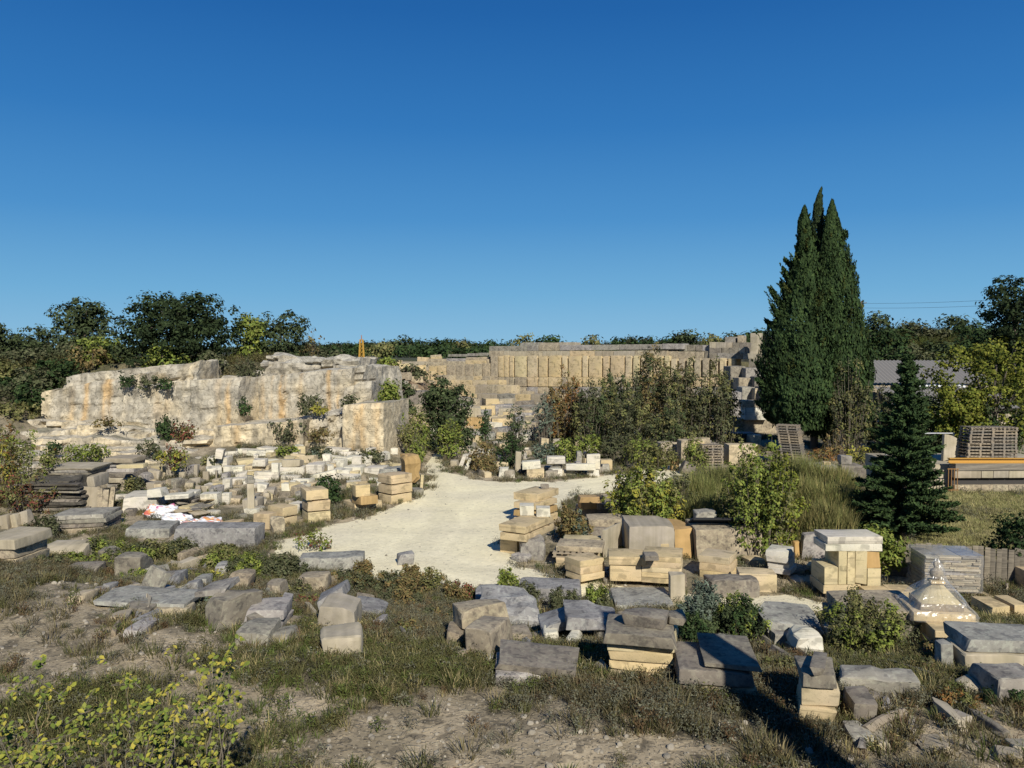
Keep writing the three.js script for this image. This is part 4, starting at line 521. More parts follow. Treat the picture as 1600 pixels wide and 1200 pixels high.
// stone seen on its near vertical edge: edge column xc, foot row yb, l / r pixels of the left and right face, a = angle of the left face
function K(label, kind, xc, yb, l, r, a, hpx, o = {}) {
  const b = o.on !== undefined ? onPlane(xc, yb, o.on) : P(xc, yb), D = -b[2], k = D / FPX, ca = Math.cos(a * RAD), sa = Math.sin(a * RAD), w = l * k / ca, d = o.d || r * k / sa, H = hpx * k * 1.02;
  // left face runs from the edge along (-ca, sa back); right face along (sa, ca back)
  const cx = b[0] + (-ca * w + sa * d) / 2, cz = b[2] - (sa * w + ca * d) / 2;
  return pile(label, kind, o.n || 1, w, H, d, [cx, o.on !== undefined ? o.on : Math.min(b[1], T(cx, -cz) + .02), cz], -a, o);
}
const slab = { name: 'stone_slab' }, post = { name: 'stone_post', rough: 0, amp: .012 }, rock = { name: 'boulder', rough: 1 };
// wooden pallet, one mesh
const palletGeo = (() => { const g = new GB(); for (let i = 0; i < 7; i++) g.box(-.53 + i * 1.06 / 6, .122, 0, .115, .022, .8); for (const z of [-.35, 0, .35]) { g.box(0, .1, z, 1.2, .022, .1); g.box(0, 0, z, 1.2, .022, .1); if (z) for (const x of [-.53, 0, .53]) g.box(x, .022, z, .085, .078, .1); } return g.build(); })();
const palletMats = [plain(.25, .205, .15), plain(.20, .175, .14), plain(.31, .25, .17)];
function pallet(label, pos, yaw, o = {}) { const m = mesh('wooden_pallet', palletGeo, palletMats[Math.floor(sq() * 3)]); m.position.set(...pos); m.rotation.set((o.tx || 0) * RAD, yaw * RAD, (o.tz || 0) * RAD, 'YXZ'); tag(m, label, 'pallet', o.group); if (o.s) m.scale.set(o.s, 1, o.s); return pos[1] + .145; }

// --- cream slab stacks along the left of the road
K('# cream slab of the three slab stack at the road bend', ['cream', 'cream', 'cream'], 612, 788, 25, 29, 44, 44, { ...slab, n: 3, gap: .05 });
K('# cream slab of the leftmost three slab stack by the road', ['pale', 'cream', 'cream'], 480, 817, 18, 32, 62, 50, { ...slab, n: 3, gap: .05 });
{ let y = K('broad cream base slab between the two slab stacks', 'cream', 554, 801, 24, 39, 55, 14, { ...slab });
  y = K('orange tinted slab upon the broad cream base slab', 'tan', 564, 790, 20, 24, 52, 13, { ...slab, on: y, rough: 0 });
  K('upright cream block standing on the orange tinted slab', 'cream', 556, 777, 8, 20, 60, 18, { on: y }); }
K('# cream slab behind the rough tan block by the road', ['cream', 'cream'], 443, 824, 34, 17, 36, 30, { ...slab, n: 2, gap: .05 });
K('cream block left of the rough tan block', 'cream', 420, 829, 27, 8, 20, 25, {});
K('rough tan block at the near end of the slab row', 'buff', 424, 836, 8, 20, 62, 26, { rough: 1, amp: .05, cuts: 3 });
F('crumbling tan rock stump at the road bend', 'tan', 622, 658, 712, 762, 1.2, { ...rock, amp: .12, skew: .15, cuts: 3, yaw: 20 });
F('low grey slab lying right of the three slab stack', 'grey', 641, 664, 765, 775, .6, { ...slab, yaw: 20 });
F('slim pale post leaning by the road bend', 'pale', 656, 660, 742, 770, .12, { ...post, tz: -4 });
F('bluish grey slab on the stones behind the bend stack', 'blue', 594, 628, 733, 747, 1.2, { ...slab, tz: 4 });
// --- white offcuts in the left yard
{ let y = F('large white block carrying the tilted white cube', 'white', 327, 360, 715, 731, .9); F('tilted white cube at the top of the white offcuts', 'white', 336, 350, 702, 717, .55, { on: y, tz: -10, yaw: 8 });
  y = F('# white slab of the low pair left of the white upright', ['white', 'pale'], 386, 424, 728, 741, .9, { ...slab, n: 2 }); F('short white block upon the low slab pair', 'white', 396, 417, 718, 729, .5, { on: y });
  y = F('long white slab in the row of offcuts', 'white', 439, 478, 730, 742, .8, slab); F('grey topped white slab upon the long white slab', 'dull', 442, 472, 719, 730, .6, { ...slab, on: y }); }
const whites = [[350, 368, 729, 739, .5, 'small white offcut below the large white block'], [367, 382, 729, 743, .5, 'white cube left of the low slab pair'], [425, 437, 724, 750, .35, 'white upright block between two long slabs'], [399, 437, 738, 752, .5, 'white trough like block in front of the low slab pair'], [440, 470, 744, 752, .5, 'flat white slab in front of the long white slab'], [481, 507, 726, 740, .8, 'squarish white block right of the long white slab'], [527, 541, 718, 735, .5, 'white upright cube left of the flat slabs'], [540, 570, 730, 741, 1.1, 'flat cream white slab behind the dark bush'], [571, 607, 731, 742, 1.1, 'flat white slab below the stacked white slabs'], [603, 616, 683, 694, .6, 'white block at the foot of the tan pillar'], [350, 361, 748, 769, .35, 'thin white upright stone beside the stone pillar'], [346, 361, 771, 788, .3, 'square white panel right of the crumpled sacks'], [381, 392, 752, 764, .4, 'small white stone behind the pillar'], [316, 344, 772, 792, .6, 'white rough stone behind the flagstone pile'], [454, 463, 752, 764, .4, 'little white cube under the leaning white slab'], [470, 484, 758, 768, .5, 'pale stone left of the dark bush'], [610, 622, 688, 697, .5, 'second white stone by the tan pillar']];
for (const a of whites) F(a[5], 'white', a[0], a[1], a[2], a[3], a[4], { yaw: (sq() - .5) * 24, tz: (sq() - .5) * 5, skew: .03 });
F('long white slab leaning up to the right', 'white', 464, 528, 741, 747, .35, { ...slab, tz: 13 });
K('# white slab of the neat stack by the tan pillar', 'white', 571, 729, 14, 22, 38, 15, { ...slab, n: 3 });
F('white block behind the neat white stack', 'white', 551, 566, 713, 729, .6);
{ const y = F('big white block left of the crumpled sacks', 'white', 197, 258, 777, 801, 1.6, { yaw: 8 }); F('white broken piece on the big white block', 'white', 236, 258, 764, 777, .6, { on: y, tz: 4, skew: .06 }); F('small grey block before the big white block', 'greybrown', 197, 213, 796, 807, .4); F('thin white slab on the flagstones', 'white', 262, 300, 773, 780, .6, { ...slab, tz: 4, on: .5 }); }
// stone pillar with a capital
{ const b = P(392, 801), k = -b[2] / FPX, g = thing('stone_pillar', 'tall grey stone pillar with a wider head in the left yard', 'pillar', b, .3), w = 15 * k / 1.35, H = 58 * k;
  mesh('shaft', blockGeo(w, H * .82, w, { seed: 71, amp: .02, r: .03, seg: .25 }), stone('dull', sq), g); const c = mesh('capital', blockGeo(w * 1.35, H * .1, w * 1.3, { seed: 72, amp: .03, r: .05, seg: .2 }), stone('grey', sq), g); c.position.y = H * .82; const d = mesh('head_stone', blockGeo(w * .9, H * .1, w * .9, { seed: 73, amp: .05, r: .06, seg: .15, cuts: 3 }), stone('grey', sq), g); d.position.y = H * .92; }
// posts and offcuts standing in rows
[[261, 273, 724, 746, 'tall grey post in front of the autumn bush'], [281, 290, 738, 751, 'short grey post right of the tall grey post'], [304, 310, 726, 747, 'slim tall post in the middle of the post field'], [318, 327, 737, 752, 'stubby post right of the slim tall post'], [237, 246, 738, 752, 'short pale post at the left of the post field'], [189, 196, 750, 766, 'pale post beside the slab pile']].forEach(a => F(a[4], 'dull', a[0], a[1], a[2], a[3], .22, post));
{ const q = rng(88); for (let i = 0; i < 44; i++) { const x = 210 + q() * 205, yb = 744 + q() * 40 + (x > 340 ? 4 : 0), w = 7 + q() * 13, h = 5 + q() * 13; if (x > 195 && x < 262 && yb > 768) continue; F('small weathered grey offcut in the left stone field', ['grey', 'dull', 'greybrown', 'buff'][Math.floor(q() * 4)], x, x + w, yb - h, yb, .25 + q() * .5, { yaw: (q() - .5) * 50, tz: (q() - .5) * 14, group: 'small offcuts in the left stone field', name: 'stone_offcut', skew: .06, max: 4 }); }
  for (let i = 0; i < 26; i++) { const x = 395 + q() * 230, yb = 706 + q() * 24, w = 6 + q() * 14, h = 4 + q() * 8; F('small pale stone at the foot of the cliff', ['dull', 'white', 'white', 'pale'][Math.floor(q() * 4)], x, x + w, yb - h, yb, .3 + q() * .4, { yaw: (q() - .5) * 50, tz: (q() - .5) * 12, group: 'small stones at the cliff foot', name: 'stone_offcut', skew: .06, max: 4 }); }
  for (let i = 0; i < 24; i++) { const b = P(274 + q() * 46, 792 + q() * 22), w = .35 + q() * .4; putStone('thin broken flagstone in the pile beside the sacks', q() < .6 ? 'pale' : 'greybrown', w, .05, w * .8, [b[0], b[1] + .02 + i * .012, b[2] - .3], q() * 180, { name: 'flagstone', cat: 'flagstone', group: 'flagstones beside the sacks', tx: (q() - .5) * 14, tz: (q() - .5) * 14, skew: .08, rough: 0, on: 1 }); } }
{ const q = rng(333); const many = (n, label, group, kinds, x0, x1, y0, y1, wmin, wmax, hmin, hmax, o = {}) => { for (let i = 0; i < n; i++) { const x = lerp(x0, x1, q()), yb = lerp(y0, y1, q()), w = lerp(wmin, wmax, q()), h = lerp(hmin, hmax, q()), p = P(x + w / 2, yb); if (inFoot(p[0], p[2] - .2, .12) || distPoly(p[0], -p[2], roadPoly) < .5) continue; F(label, kinds[Math.floor(q() * kinds.length)], x, x + w, yb - h, yb, .3 + q() * .6, { yaw: (q() - .5) * 60, tz: (q() - .5) * 14, tx: (q() - .5) * 8, group, skew: .05, max: 4, name: 'stone_offcut', cat: 'offcut', ...o }); } };
  many(125, 'loose white offcut among the white blocks', 'white offcuts in the left yard', ['white', 'white', 'white', 'pale'], 320, 606, 706, 764, 13, 42, 4, 11);
  many(80, 'grey or buff offcut in the left yard rubble', 'mixed offcuts in the left yard', ['grey', 'dull', 'buff', 'pale', 'white'], 170, 480, 740, 812, 8, 28, 5, 15);
  many(26, 'stone scrap behind the slab heap at the left', 'scraps at the left heap', ['grey', 'dull', 'greybrown'], 70, 230, 722, 760, 14, 40, 4, 9);
  many(46, 'broken stone around the bend blocks', 'stones around the road bend', ['white', 'dull', 'grey', 'pale', 'buff'], 690, 970, 700, 748, 8, 24, 5, 13);
  many(60, 'pale rubble stone behind the road bend', 'rubble behind the road bend', ['dull', 'buff', 'pale', 'white', 'grey'], 690, 880, 640, 702, 9, 26, 5, 15);
  many(50, 'broken grey stone on the left bank', 'broken stones on the left bank', ['grey', 'dull', 'blue', 'pink'], 150, 620, 872, 1000, 10, 34, 6, 18, { cuts: 3, name: 'rubble_stone' });
  many(36, 'broken stone between the foreground slabs', 'broken stones in the foreground', ['grey', 'greybrown', 'blue', 'pink'], 690, 1290, 915, 1060, 12, 40, 6, 18, { cuts: 3, name: 'rubble_stone' });
  many(34, 'stone scrap at the lower right', 'scraps at the lower right', ['dull', 'grey', 'greybrown'], 1290, 1590, 1040, 1190, 14, 44, 6, 18, { cuts: 3, name: 'rubble_stone' });
  many(30, 'small cream offcut in the right yard', 'cream offcuts in the right yard', ['cream', 'pale', 'dull'], 1090, 1580, 885, 960, 8, 30, 4, 12); }
F('# broken dark flag of the layered pile behind the sacks', ['greybrown', 'buff', 'greybrown', 'grey'], 272, 312, 777, 796, 1, { ...slab, n: 4, jit: .12 });
// crumpled printed sacks
function sack(label, x0, x1, yt, yb, seed) {
  const b = P((x0 + x1) / 2, yb), k = -b[2] / FPX, w = (x1 - x0) * k, h = (yb - yt) * k * .8, q = rng(seed), g = new THREE.SphereGeometry(1, 40, 24), p = g.attributes.position, col = [];
  for (let i = 0; i < p.count; i++) { let x = p.getX(i), y = p.getY(i), z = p.getZ(i); const s = Math.pow(Math.abs(x), .7) * Math.sign(x), f = 1 + (fbm(x * 2.2 + seed, y * 2.6, z * 2.2, 4) - .5) * .85 + (Math.abs(vn(x * 5 + z * 4, y * 5, seed) - .5) - .25) * .3; p.setXYZ(i, s * w / 2 * f, Math.max(0, (y + .55) * h * .6 * f), z * .42 * f);
    const pr = fbm(x * 3.1 + 7, y * 3.7 + seed, z * 2.5, 3), c = pr > .66 ? [.62, .16, .10] : pr > .59 ? [.68, .34, .12] : pr < .30 ? [.52, .14, .24] : [.80, .80, .80]; col.push(...c); }
  g.setAttribute('color', new THREE.Float32BufferAttribute(col, 3)); g.computeVertexNormals(); const m = mesh('rubble_sack', g, new THREE.MeshStandardMaterial({ vertexColors: true, roughness: .55, side: THREE.DoubleSide })); m.position.set(b[0], b[1], b[2] - .4); tag(m, label, 'sack');
}
sack('crumpled white sack with red print before the big white block', 221, 271, 784, 812, 3); sack('torn white and red sack below the flagstone pile', 284, 344, 806, 832, 4); sack('orange and red empty sack between the two white sacks', 246, 290, 800, 822, 9);
F('low cream slab right of the torn sack', 'cream', 343, 378, 817, 828, .6, { ...slab, tz: 3 });
F('long grey concrete wall block in the left yard', 'blue', 277, 411, 826, 858, .9, { yaw: -4, amp: .03, name: 'wall_block' });
F('broad grey slab left of the long wall block', 'blue', 203, 278, 827, 842, 1.4, { yaw: 6, name: 'stone_slab' });
// slab heap at far left
F('# grey plate of the long overhanging heap', ['grey', 'greybrown', 'grey', 'dull'], 82, 160, 732, 748, 2, { ...slab, n: 4, jit: .12, on: 1.1 });
F('dark timber heap added for shade under the overhanging grey plates', 'dark', 44, 124, 752, 802, 1.6, { name: 'shade_heap', cat: 'filler', rough: 1, amp: .12 });  // added heap; its black-brown colour stands in for the shadow in the hollow
for (let i = 0; i < 9; i++) { const b = P(82, 801); const m = putStone('dark plank end added for shade in the heap', i % 3 ? 'dark' : 'greybrown', 2.4, .09, .4, [b[0] + (sq() - .5) * .5, b[1] + .1 + i * .12, b[2] + .12 - sq() * .2], (sq() - .5) * 8, { name: 'plank', cat: 'plank', group: 'planks added for shade in the heap', on: 1, tz: (sq() - .5) * 5 }); }  // added planks, coloured dark to carry on the shade of the hollow
{ const y = F('grey support block behind the leaning grey panel', 'greybrown', 126, 158, 768, 797, .9); F('flat grey block bearing the overhanging plates', 'dull', 113, 160, 744, 762, 1.2, { on: y }); }
F('tall grey panel leaning beside the dark heap', 'dull', 122, 153, 762, 800, .15, { name: 'upright_slab', cat: 'slab', tx: -10, tz: -3 });
[[153, 160, 764], [162, 168, 766], [170, 176, 762]].forEach(([a, b, y], i) => F(['left', 'middle', 'right'][i] + ' tan plank of three leaning by the grey panel', 'buff', a, b, y, 800, .1, { name: 'plank', cat: 'plank', tx: -8, tz: 3 - i * 3 }));
F('# plate of the ragged grey pile left of the posts', ['grey', 'dull', 'greybrown', 'grey', 'grey', 'dull'], 176, 222, 716, 762, 1.6, { ...slab, n: 6, jit: .14 });
F('pale long slab jutting from the ragged grey pile', 'pale', 186, 228, 726, 732, .5, { ...slab, on: 1.1, tz: 2 });
F('# plate of the low sagging pile left of the sacks', ['buff', 'greybrown', 'grey', 'grey'], 92, 186, 806, 833, 1.6, { ...slab, n: 4, jit: .1, tz: 2, yaw: 6 });
{ F('# block of the stack cut by the left picture edge', ['buff', 'buff', 'dull'], -10, 62, 838, 888, 1.4, { n: 3, jit: .07, yaw: -6 }); [[2, 18], [20, 33], [33, 50]].forEach(([a, b], i) => F(['left', 'middle', 'right'][i] + ' upright stone of three behind the left edge stack', 'dull', a, b, 806 - i * 3, 826 - i * 2, .4, { tz: 8 })); }
F('broad low grey block on the left bank', 'dull', 76, 142, 853, 872, .9, { cuts: 2, ...rock }); F('squat brown rock right of the broad grey block', 'greybrown', 158, 186, 860, 880, .6, { ...rock, cuts: 3 }); F('flat mossy stone below the broad grey block', 'greybrown', 105, 158, 886, 898, .6, { ...rock, cuts: 2 }); F('rough brown boulder above the leaning slab', 'greybrown', 190, 232, 870, 902, .8, { ...rock, cuts: 4 });
// --- foreground left boulders
{ const y = F('cream block propping the long thin grey slab', 'buff', 247, 298, 950, 964, .5, { rough: 1 }); F('long thin grey slab lying on the left bank', 'blue', 160, 313, 944, 951, 1.1, { ...slab, on: y - .02, tz: -1.5, yaw: -3 }); }
F('buff stone under the left end of the long thin slab', 'greybrown', 196, 246, 950, 962, .5, { ...rock, cuts: 2 });
F('leaning grey slab behind the long thin slab', 'grey', 212, 242, 888, 936, .16, { ...slab, tz: -24, tx: -14 });
F('small pale slab end left of the long thin slab', 'buff', 120, 146, 931, 943, .5, { ...slab, tz: 4 }); F('short grey beam above the long thin slab', 'greybrown', 148, 184, 920, 930, .3, { ...slab, tz: 7 });
F('bluish boulder behind the right end of the thin slab', 'blue', 287, 314, 911, 932, .5, { ...rock, cuts: 5 }); F('small bluish boulder right of the other bluish one', 'blue', 309, 330, 902, 921, .5, { ...rock, cuts: 5 }); F('pale rubble stone under the leaning slab', 'grey', 226, 262, 922, 936, .5, { ...rock, cuts: 4 }); F('flat brown flag behind the bluish boulders', 'greybrown', 240, 280, 900, 916, .7, { ...slab, tz: 10 });
F('old plank pointing to the road on the left bank', 'buff', 246, 330, 878, 884, .14, { name: 'plank', cat: 'plank', tz: 12, yaw: 14 });
{ const y = K('big split brown boulder on the left bank', 'greybrown', 344, 985, 32, 44, 38, 52, { ...rock, amp: .06, skew: .08 }); F('thin broken plate on top of the split boulder', 'grey', 316, 366, 924, 931, .8, { ...slab, on: y - .05, tz: 8 }); }
F('tilted brown slab right of the split boulder', 'greybrown', 388, 420, 966, 980, .6, { ...slab, tz: -32, yaw: -12, on: P(404, 985)[1] + .16 });
F('# grey slab of the cracked pair behind the tilted slab', ['grey', 'grey'], 394, 455, 955, 990, .9, { ...slab, n: 2, jit: .08 }); F('low cracked grey rock under the slab pair', 'grey', 376, 432, 985, 1010, .7, { ...rock, cuts: 4 }); F('small rock right under the slab pair', 'grey', 430, 462, 990, 1006, .5, { ...rock, cuts: 4 });
{ const y = F('white peaked block with a gable shaped top', 'dull', 500, 560, 944, 990, .8, { ...rock, cuts: 2, tz: -6, amp: .03 }); F('grey plate leaning behind the peaked block', 'blue', 500, 548, 929, 945, .7, { ...slab, on: y - .22, tz: 25 }); } F('second grey plate sloping right of the peaked block', 'blue', 548, 602, 948, 968, .9, { ...slab, tz: -8 });
F('white trough shaped block at the front of the bank', 'dull', 496, 578, 1000, 1033, .75, { yaw: 14, amp: .03, tz: 4, r: .07 });
F('pink brown boulder below the road edge', 'pink', 362, 396, 896, 920, .7, { ...rock, cuts: 4 }); F('blocky pink stone left of the weeds', 'pink', 416, 446, 912, 932, .6, { ...rock, cuts: 2 }); F('wide pink brown boulder right of the blocky stone', 'pink', 471, 513, 902, 926, .8, { ...rock, cuts: 4 }); F('long bluish slab at the road corner', 'blue', 467, 574, 874, 895, .9, { ...slab, yaw: 6, amp: .05 }); F('small grey upright stone at the road edge', 'blue', 619, 648, 866, 884, .4, { yaw: 10 }); F('grey stone under the green bush', 'blue', 340, 366, 884, 900, .5, { ...rock, cuts: 4 });
// --- foreground middle
{ const y = F('low tan block under the tilted brown block', 'pink', 697, 724, 985, 1017, .7, {}); K('tilted brown block resting on two stones', 'pink', 722, 986, 20, 48, 66, 30, { on: y - .02, tx: 0, tz: 6, d: .9 }); }
K('large tan block in the middle foreground pile', 'pink', 768, 1033, 44, 32, 22, 46, { amp: .04, rough: 1 }); F('tan stone right of the large tan block', 'pink', 792, 828, 984, 1012, .7, {});
F('big sloping grey boulder on the middle pile', 'blue', 748, 842, 943, 982, 1.4, { ...rock, cuts: 5, amp: .09, tx: 8 }); F('grey boulder at the back of the middle pile', 'blue', 742, 790, 930, 955, 1.0, { ...rock, cuts: 4 });
{ const y = F('broken pale stone under the wide flat slab', 'grey', 775, 868, 1052, 1074, .9, { ...rock, cuts: 2 }); F('wide flat grey slab tipped in the grass', 'greybrown', 771, 912, 1044, 1057, 1.0, { ...slab, on: y - .04, tz: -3, tx: 2, yaw: -6 }); }
{ const y = F('white block under the left end of the grey plates', 'white', 848, 874, 986, 1010, .6, { rough: 1 }); const z = F('white block under the right end of the grey plates', 'white', 882, 914, 988, 1014, .7, { yaw: -14, rough: 1 }); F('left grey plate of the broken roof like pair', 'blue', 842, 900, 976, 988, 1, { ...slab, on: y - .06, tz: 16, cuts: 2 }); F('right grey plate of the broken roof like pair', 'blue', 880, 960, 970, 986, 1.2, { ...slab, on: z - .04, tz: -4, cuts: 3, amp: .07 }); F('rough pale stone right below the grey plates', 'grey', 930, 958, 985, 1008, .6, { ...rock, cuts: 5 }); }
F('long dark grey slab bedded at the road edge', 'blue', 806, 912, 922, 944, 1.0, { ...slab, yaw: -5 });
{ let y = K('# cream slab of the capped stack in the foreground', ['pale', 'cream', 'cream', 'pale'], 1052, 1062, 101, 24, 12, 60, { ...slab, n: 4, rough: 1, amp: .02 }); y = K('grey weathered cap slab of the foreground stack', 'greybrown', 1055, 1016, 111, 24, 12, 17, { ...slab, on: y }); F('loose grey slab lying askew on the cap slab', 'greybrown', 972, 1052, 968, 986, .45, { ...slab, on: y, yaw: -24 }); F('small brown stone at the back of the cap slab', 'greybrown', 1040, 1068, 966, 978, .4, { on: y }); }
F('dark flat slab behind the capped stack', 'blue', 955, 1046, 945, 953, 1.5, { ...slab }); F('pale upright post stone behind the capped stack', 'dull', 1046, 1069, 898, 942, .3, { ...post, tz: 1 });
{ const y = K('# brown grey block of the low stack right of the capped stack', ['buff', 'greybrown'], 1182, 1098, 122, 10, 8, 46, { n: 2, jit: .03, d: 1.2 }); K('square grey top slab on the low brown stack', 'greybrown', 1188, 1052, 88, 8, 8, 12, { ...slab, on: y, d: 1.3 }); }
// --- foreground right
{ const y = F('white broken rock under the large tilted slab', 'white', 1232, 1276, 992, 1030, .8, { ...rock, cuts: 6, amp: .07 }), z = F('grey rock under the left of the large tilted slab', 'grey', 1190, 1232, 988, 1015, .9, { ...rock, cuts: 5 }); F('large tilted dark grey slab beside the green bush', 'blue', 1180, 1277, 972, 988, 1.15, { ...slab, on: Math.min(y, z) - .06, tz: -5, tx: 5, cuts: 2 }); }
{ let y = K('# cream block of the tall narrow stack at lower right', ['cream', 'pale'], 1308, 1137, 52, 13, 14, 62, { n: 2, rough: 1, amp: .02, d: .75 }); y = K('grey block upon the tall narrow stack', 'greybrown', 1310, 1079, 56, 12, 14, 20, { on: y, d: .8 }); F('angled grey cap on the tall narrow stack', 'greybrown', 1252, 1302, 1046, 1058, .7, { ...slab, on: y, yaw: -22 }); }
F('long grey stone beam right of the tall narrow stack', 'grey', 1308, 1436, 1066, 1094, .5, { yaw: -14, amp: .06 }); F('squat grey block behind the fallen log', 'greybrown', 1322, 1366, 1098, 1132, .6, { yaw: -6 }); F('grey stone left of the fallen log', 'grey', 1318, 1352, 1148, 1164, .5, { ...rock, cuts: 4 });
{ const a = P(1352, 1152), b = P(1412, 1122), g = new GB(); for (let i = 0; i < 6; i++) { const u = i / 6, v = (i + 1) / 6, pt = t => [lerp(a[0], b[0], t), lerp(a[1], b[1], t) + .08 + Math.sin(t * 3) * .04, lerp(a[2], b[2], t)]; g.bar(pt(u), pt(v), .075 - u * .02, .073 - v * .02, 9); } tag(mesh('fallen_log', g.build(), plain(.42, .37, .30, { map: texWood })), 'pale fallen log at the lower right', 'log'); }
F('# brown slab of the wide stack behind the small leaved bush', ['greybrown', 'greybrown', 'pink'], 1292, 1430, 948, 1010, 1.4, { ...slab, n: 3, jit: .05, yaw: -5 }); F('tan stone beside the wide brown stack', 'buff', 1286, 1306, 985, 1012, .6, {});
{ const y = F('# cream block below the wrapped finial', ['cream', 'cream'], 1430, 1530, 978, 1020, 1.3, { n: 2, yaw: -8 }); finial(1486, y); }
{ const y = F('long grey trough block at the right edge', 'dull', 1484, 1640, 1022, 1062, .9, { yaw: -5 }); F('grey coping stone over the long trough', 'blue', 1488, 1640, 1004, 1024, .9, { ...slab, on: y, r: .06, yaw: -5 }); } F('short grey post before the wrapped finial', 'blue', 1465, 1484, 1006, 1050, .25, { ...post, tz: 3 }); F('rounded grey rock under the right trough', 'grey', 1535, 1610, 1055, 1100, .8, { ...rock, cuts: 5 });
F('pale kerb stone in the lower right corner', 'dull', 1572, 1640, 1172, 1184, .3, { ...slab, yaw: -14 }); F('small pale slab before the lower right kerb stone', 'dull', 1545, 1600, 1186, 1196, .3, { ...slab, yaw: -20 });
F('cream beam end by the right yard weeds', 'cream', 1568, 1590, 944, 968, .8); F('tan block cut by the right picture edge', 'cream', 1592, 1650, 895, 925, .9); F('cream slab on the ground behind the finial', 'cream', 1530, 1562, 946, 968, .8, slab);
// --- right yard
const PLG = 'pallets under stone loads';
{ const b = P(1249, 905); pallet('pallet carrying the white slab stack', [b[0] - .1, 0, b[2] - .7], 35, { group: undefined }); K('# white slab of the stack on its own pallet', ['white', 'white', 'white', 'white'], 1233, 899, 30, 24, 32, 36, { ...slab, n: 4, on: .15, jit: .06 }); }
{ const b = P(1332, 938), k = -b[2] / FPX, cx = b[0], cz = b[2] - .55, px = v => (v - 1332) * k; pallet('pallet under the tall upright cream panels', [cx - .05, 0, cz], 4, {}); feet.push([cx, cz, .75, .55, 0]);
  putStone('long flat cream course under the upright panels', 'cream', 60 * k, 14 * k, .95, [cx + px(1318), .146, cz], 0, { ...slab, on: 1 });
  const xs = [1289, 1311, 1325, 1338, 1357, 1379], y0 = .146 + 14 * k + .002; for (let i = 0; i < 5; i++) putStone(['leftmost shorter', 'second', 'third', 'fourth', 'broad rightmost'][i] + ' upright cream panel of the tall pallet load', 'pale', (xs[i + 1] - xs[i]) * k - .012, i == 0 ? 28 * k : (i == 4 ? 40 : 53) * k, .92, [cx + px((xs[i] + xs[i + 1]) / 2), i == 4 ? .146 : y0, cz], 0, { on: 1, name: 'upright_slab', cat: 'slab', amp: .004, skew: .004, r: .012 });
  putStone('ochre block at the right of the tall pallet load', 'ochre', 22 * k, 27 * k, .85, [cx + px(1368), .146 + 40 * k + .002, cz], 0, { rough: 0, on: 1 });
  for (let i = 0; i < 2; i++) putStone(['lower', 'upper'][i] + ' long white slab on top of the tall pallet load', 'white', 89 * k, 11.5 * k, .9, [cx + px(1336) + (i ? .02 : 0), y0 + 53 * k + .003 + i * 11.6 * k, cz], i ? 1 : 0, { ...slab, on: 1 });
  F('orange stained cream block before the tall pallet load', 'cream', 1346, 1385, 923, 945, .4, { sink: .02 }); F('cream block with a groove right of the tall load', 'cream', 1386, 1426, 924, 946, .6); }
{ const b = P(1490, 900); F('# cream block of the pair behind the layered stone strips', ['cream', 'cream'], 1454, 1519, 868, 902, .7, { n: 2 }); }
{ // strapped, film wrapped stack of thin stone strips
  const b = P(1500, 938), k = -b[2] / FPX, g = thing('stone_strip_pack', 'film wrapped pack of thin layered grey stone strips', 'stone pack', [b[0], 0, b[2] - .75], -.1), w = 86 * k, q = rng(61);
  const pl = mesh('pallet', palletGeo, palletMats[1], g); for (let i = 0; i < 17; i++) { let x = -w / 2; while (x < w / 2 - .08) { const l = Math.min(w / 2 - x, .3 + q() * .4), m = mesh('stone_strip', blockGeo(l - .012, .042 + q() * .01, .9 + q() * .12, { seed: 900 + i * 7 + Math.floor(q() * 99), amp: .008, r: .008, seg: .6, skew: .008, max: 2 }), stone(q() < .5 ? 'dull' : q() < .5 ? 'grey' : 'buff', q), g); m.position.set(x + l / 2, .147 + i * .052, (q() - .5) * .06); x += l; } }
  film(g, w + .06, .95, 1.08, .13);
  feet.push([b[0], b[2] - .75, w / 2, .6, 0]); }
function film(parent, w, h, d, y0) { const G = new THREE.BoxGeometry(w, h, d, 16, 12, 10), p = G.attributes.position; for (let i = 0; i < p.count; i++) { const x = p.getX(i), y = p.getY(i), z = p.getZ(i), e = (fbm(x * 4, y * 5, z * 4 + 3, 3) - .4) * .05; p.setXYZ(i, x + Math.sign(x) * e, y + (y > 0 ? e * .5 : 0), z + Math.sign(z) * e); } const m = mesh('plastic_film', toCreasedNormals(G.toNonIndexed(), .9), filmMat(), parent); m.position.y = y0 + h / 2; return m; }
function filmMat() { return matCache.film ||= new THREE.MeshPhysicalMaterial({ color: 0xffffff, transmission: .94, roughness: .22, thickness: 0, ior: 1.35, side: THREE.DoubleSide, specularIntensity: 1 }); }
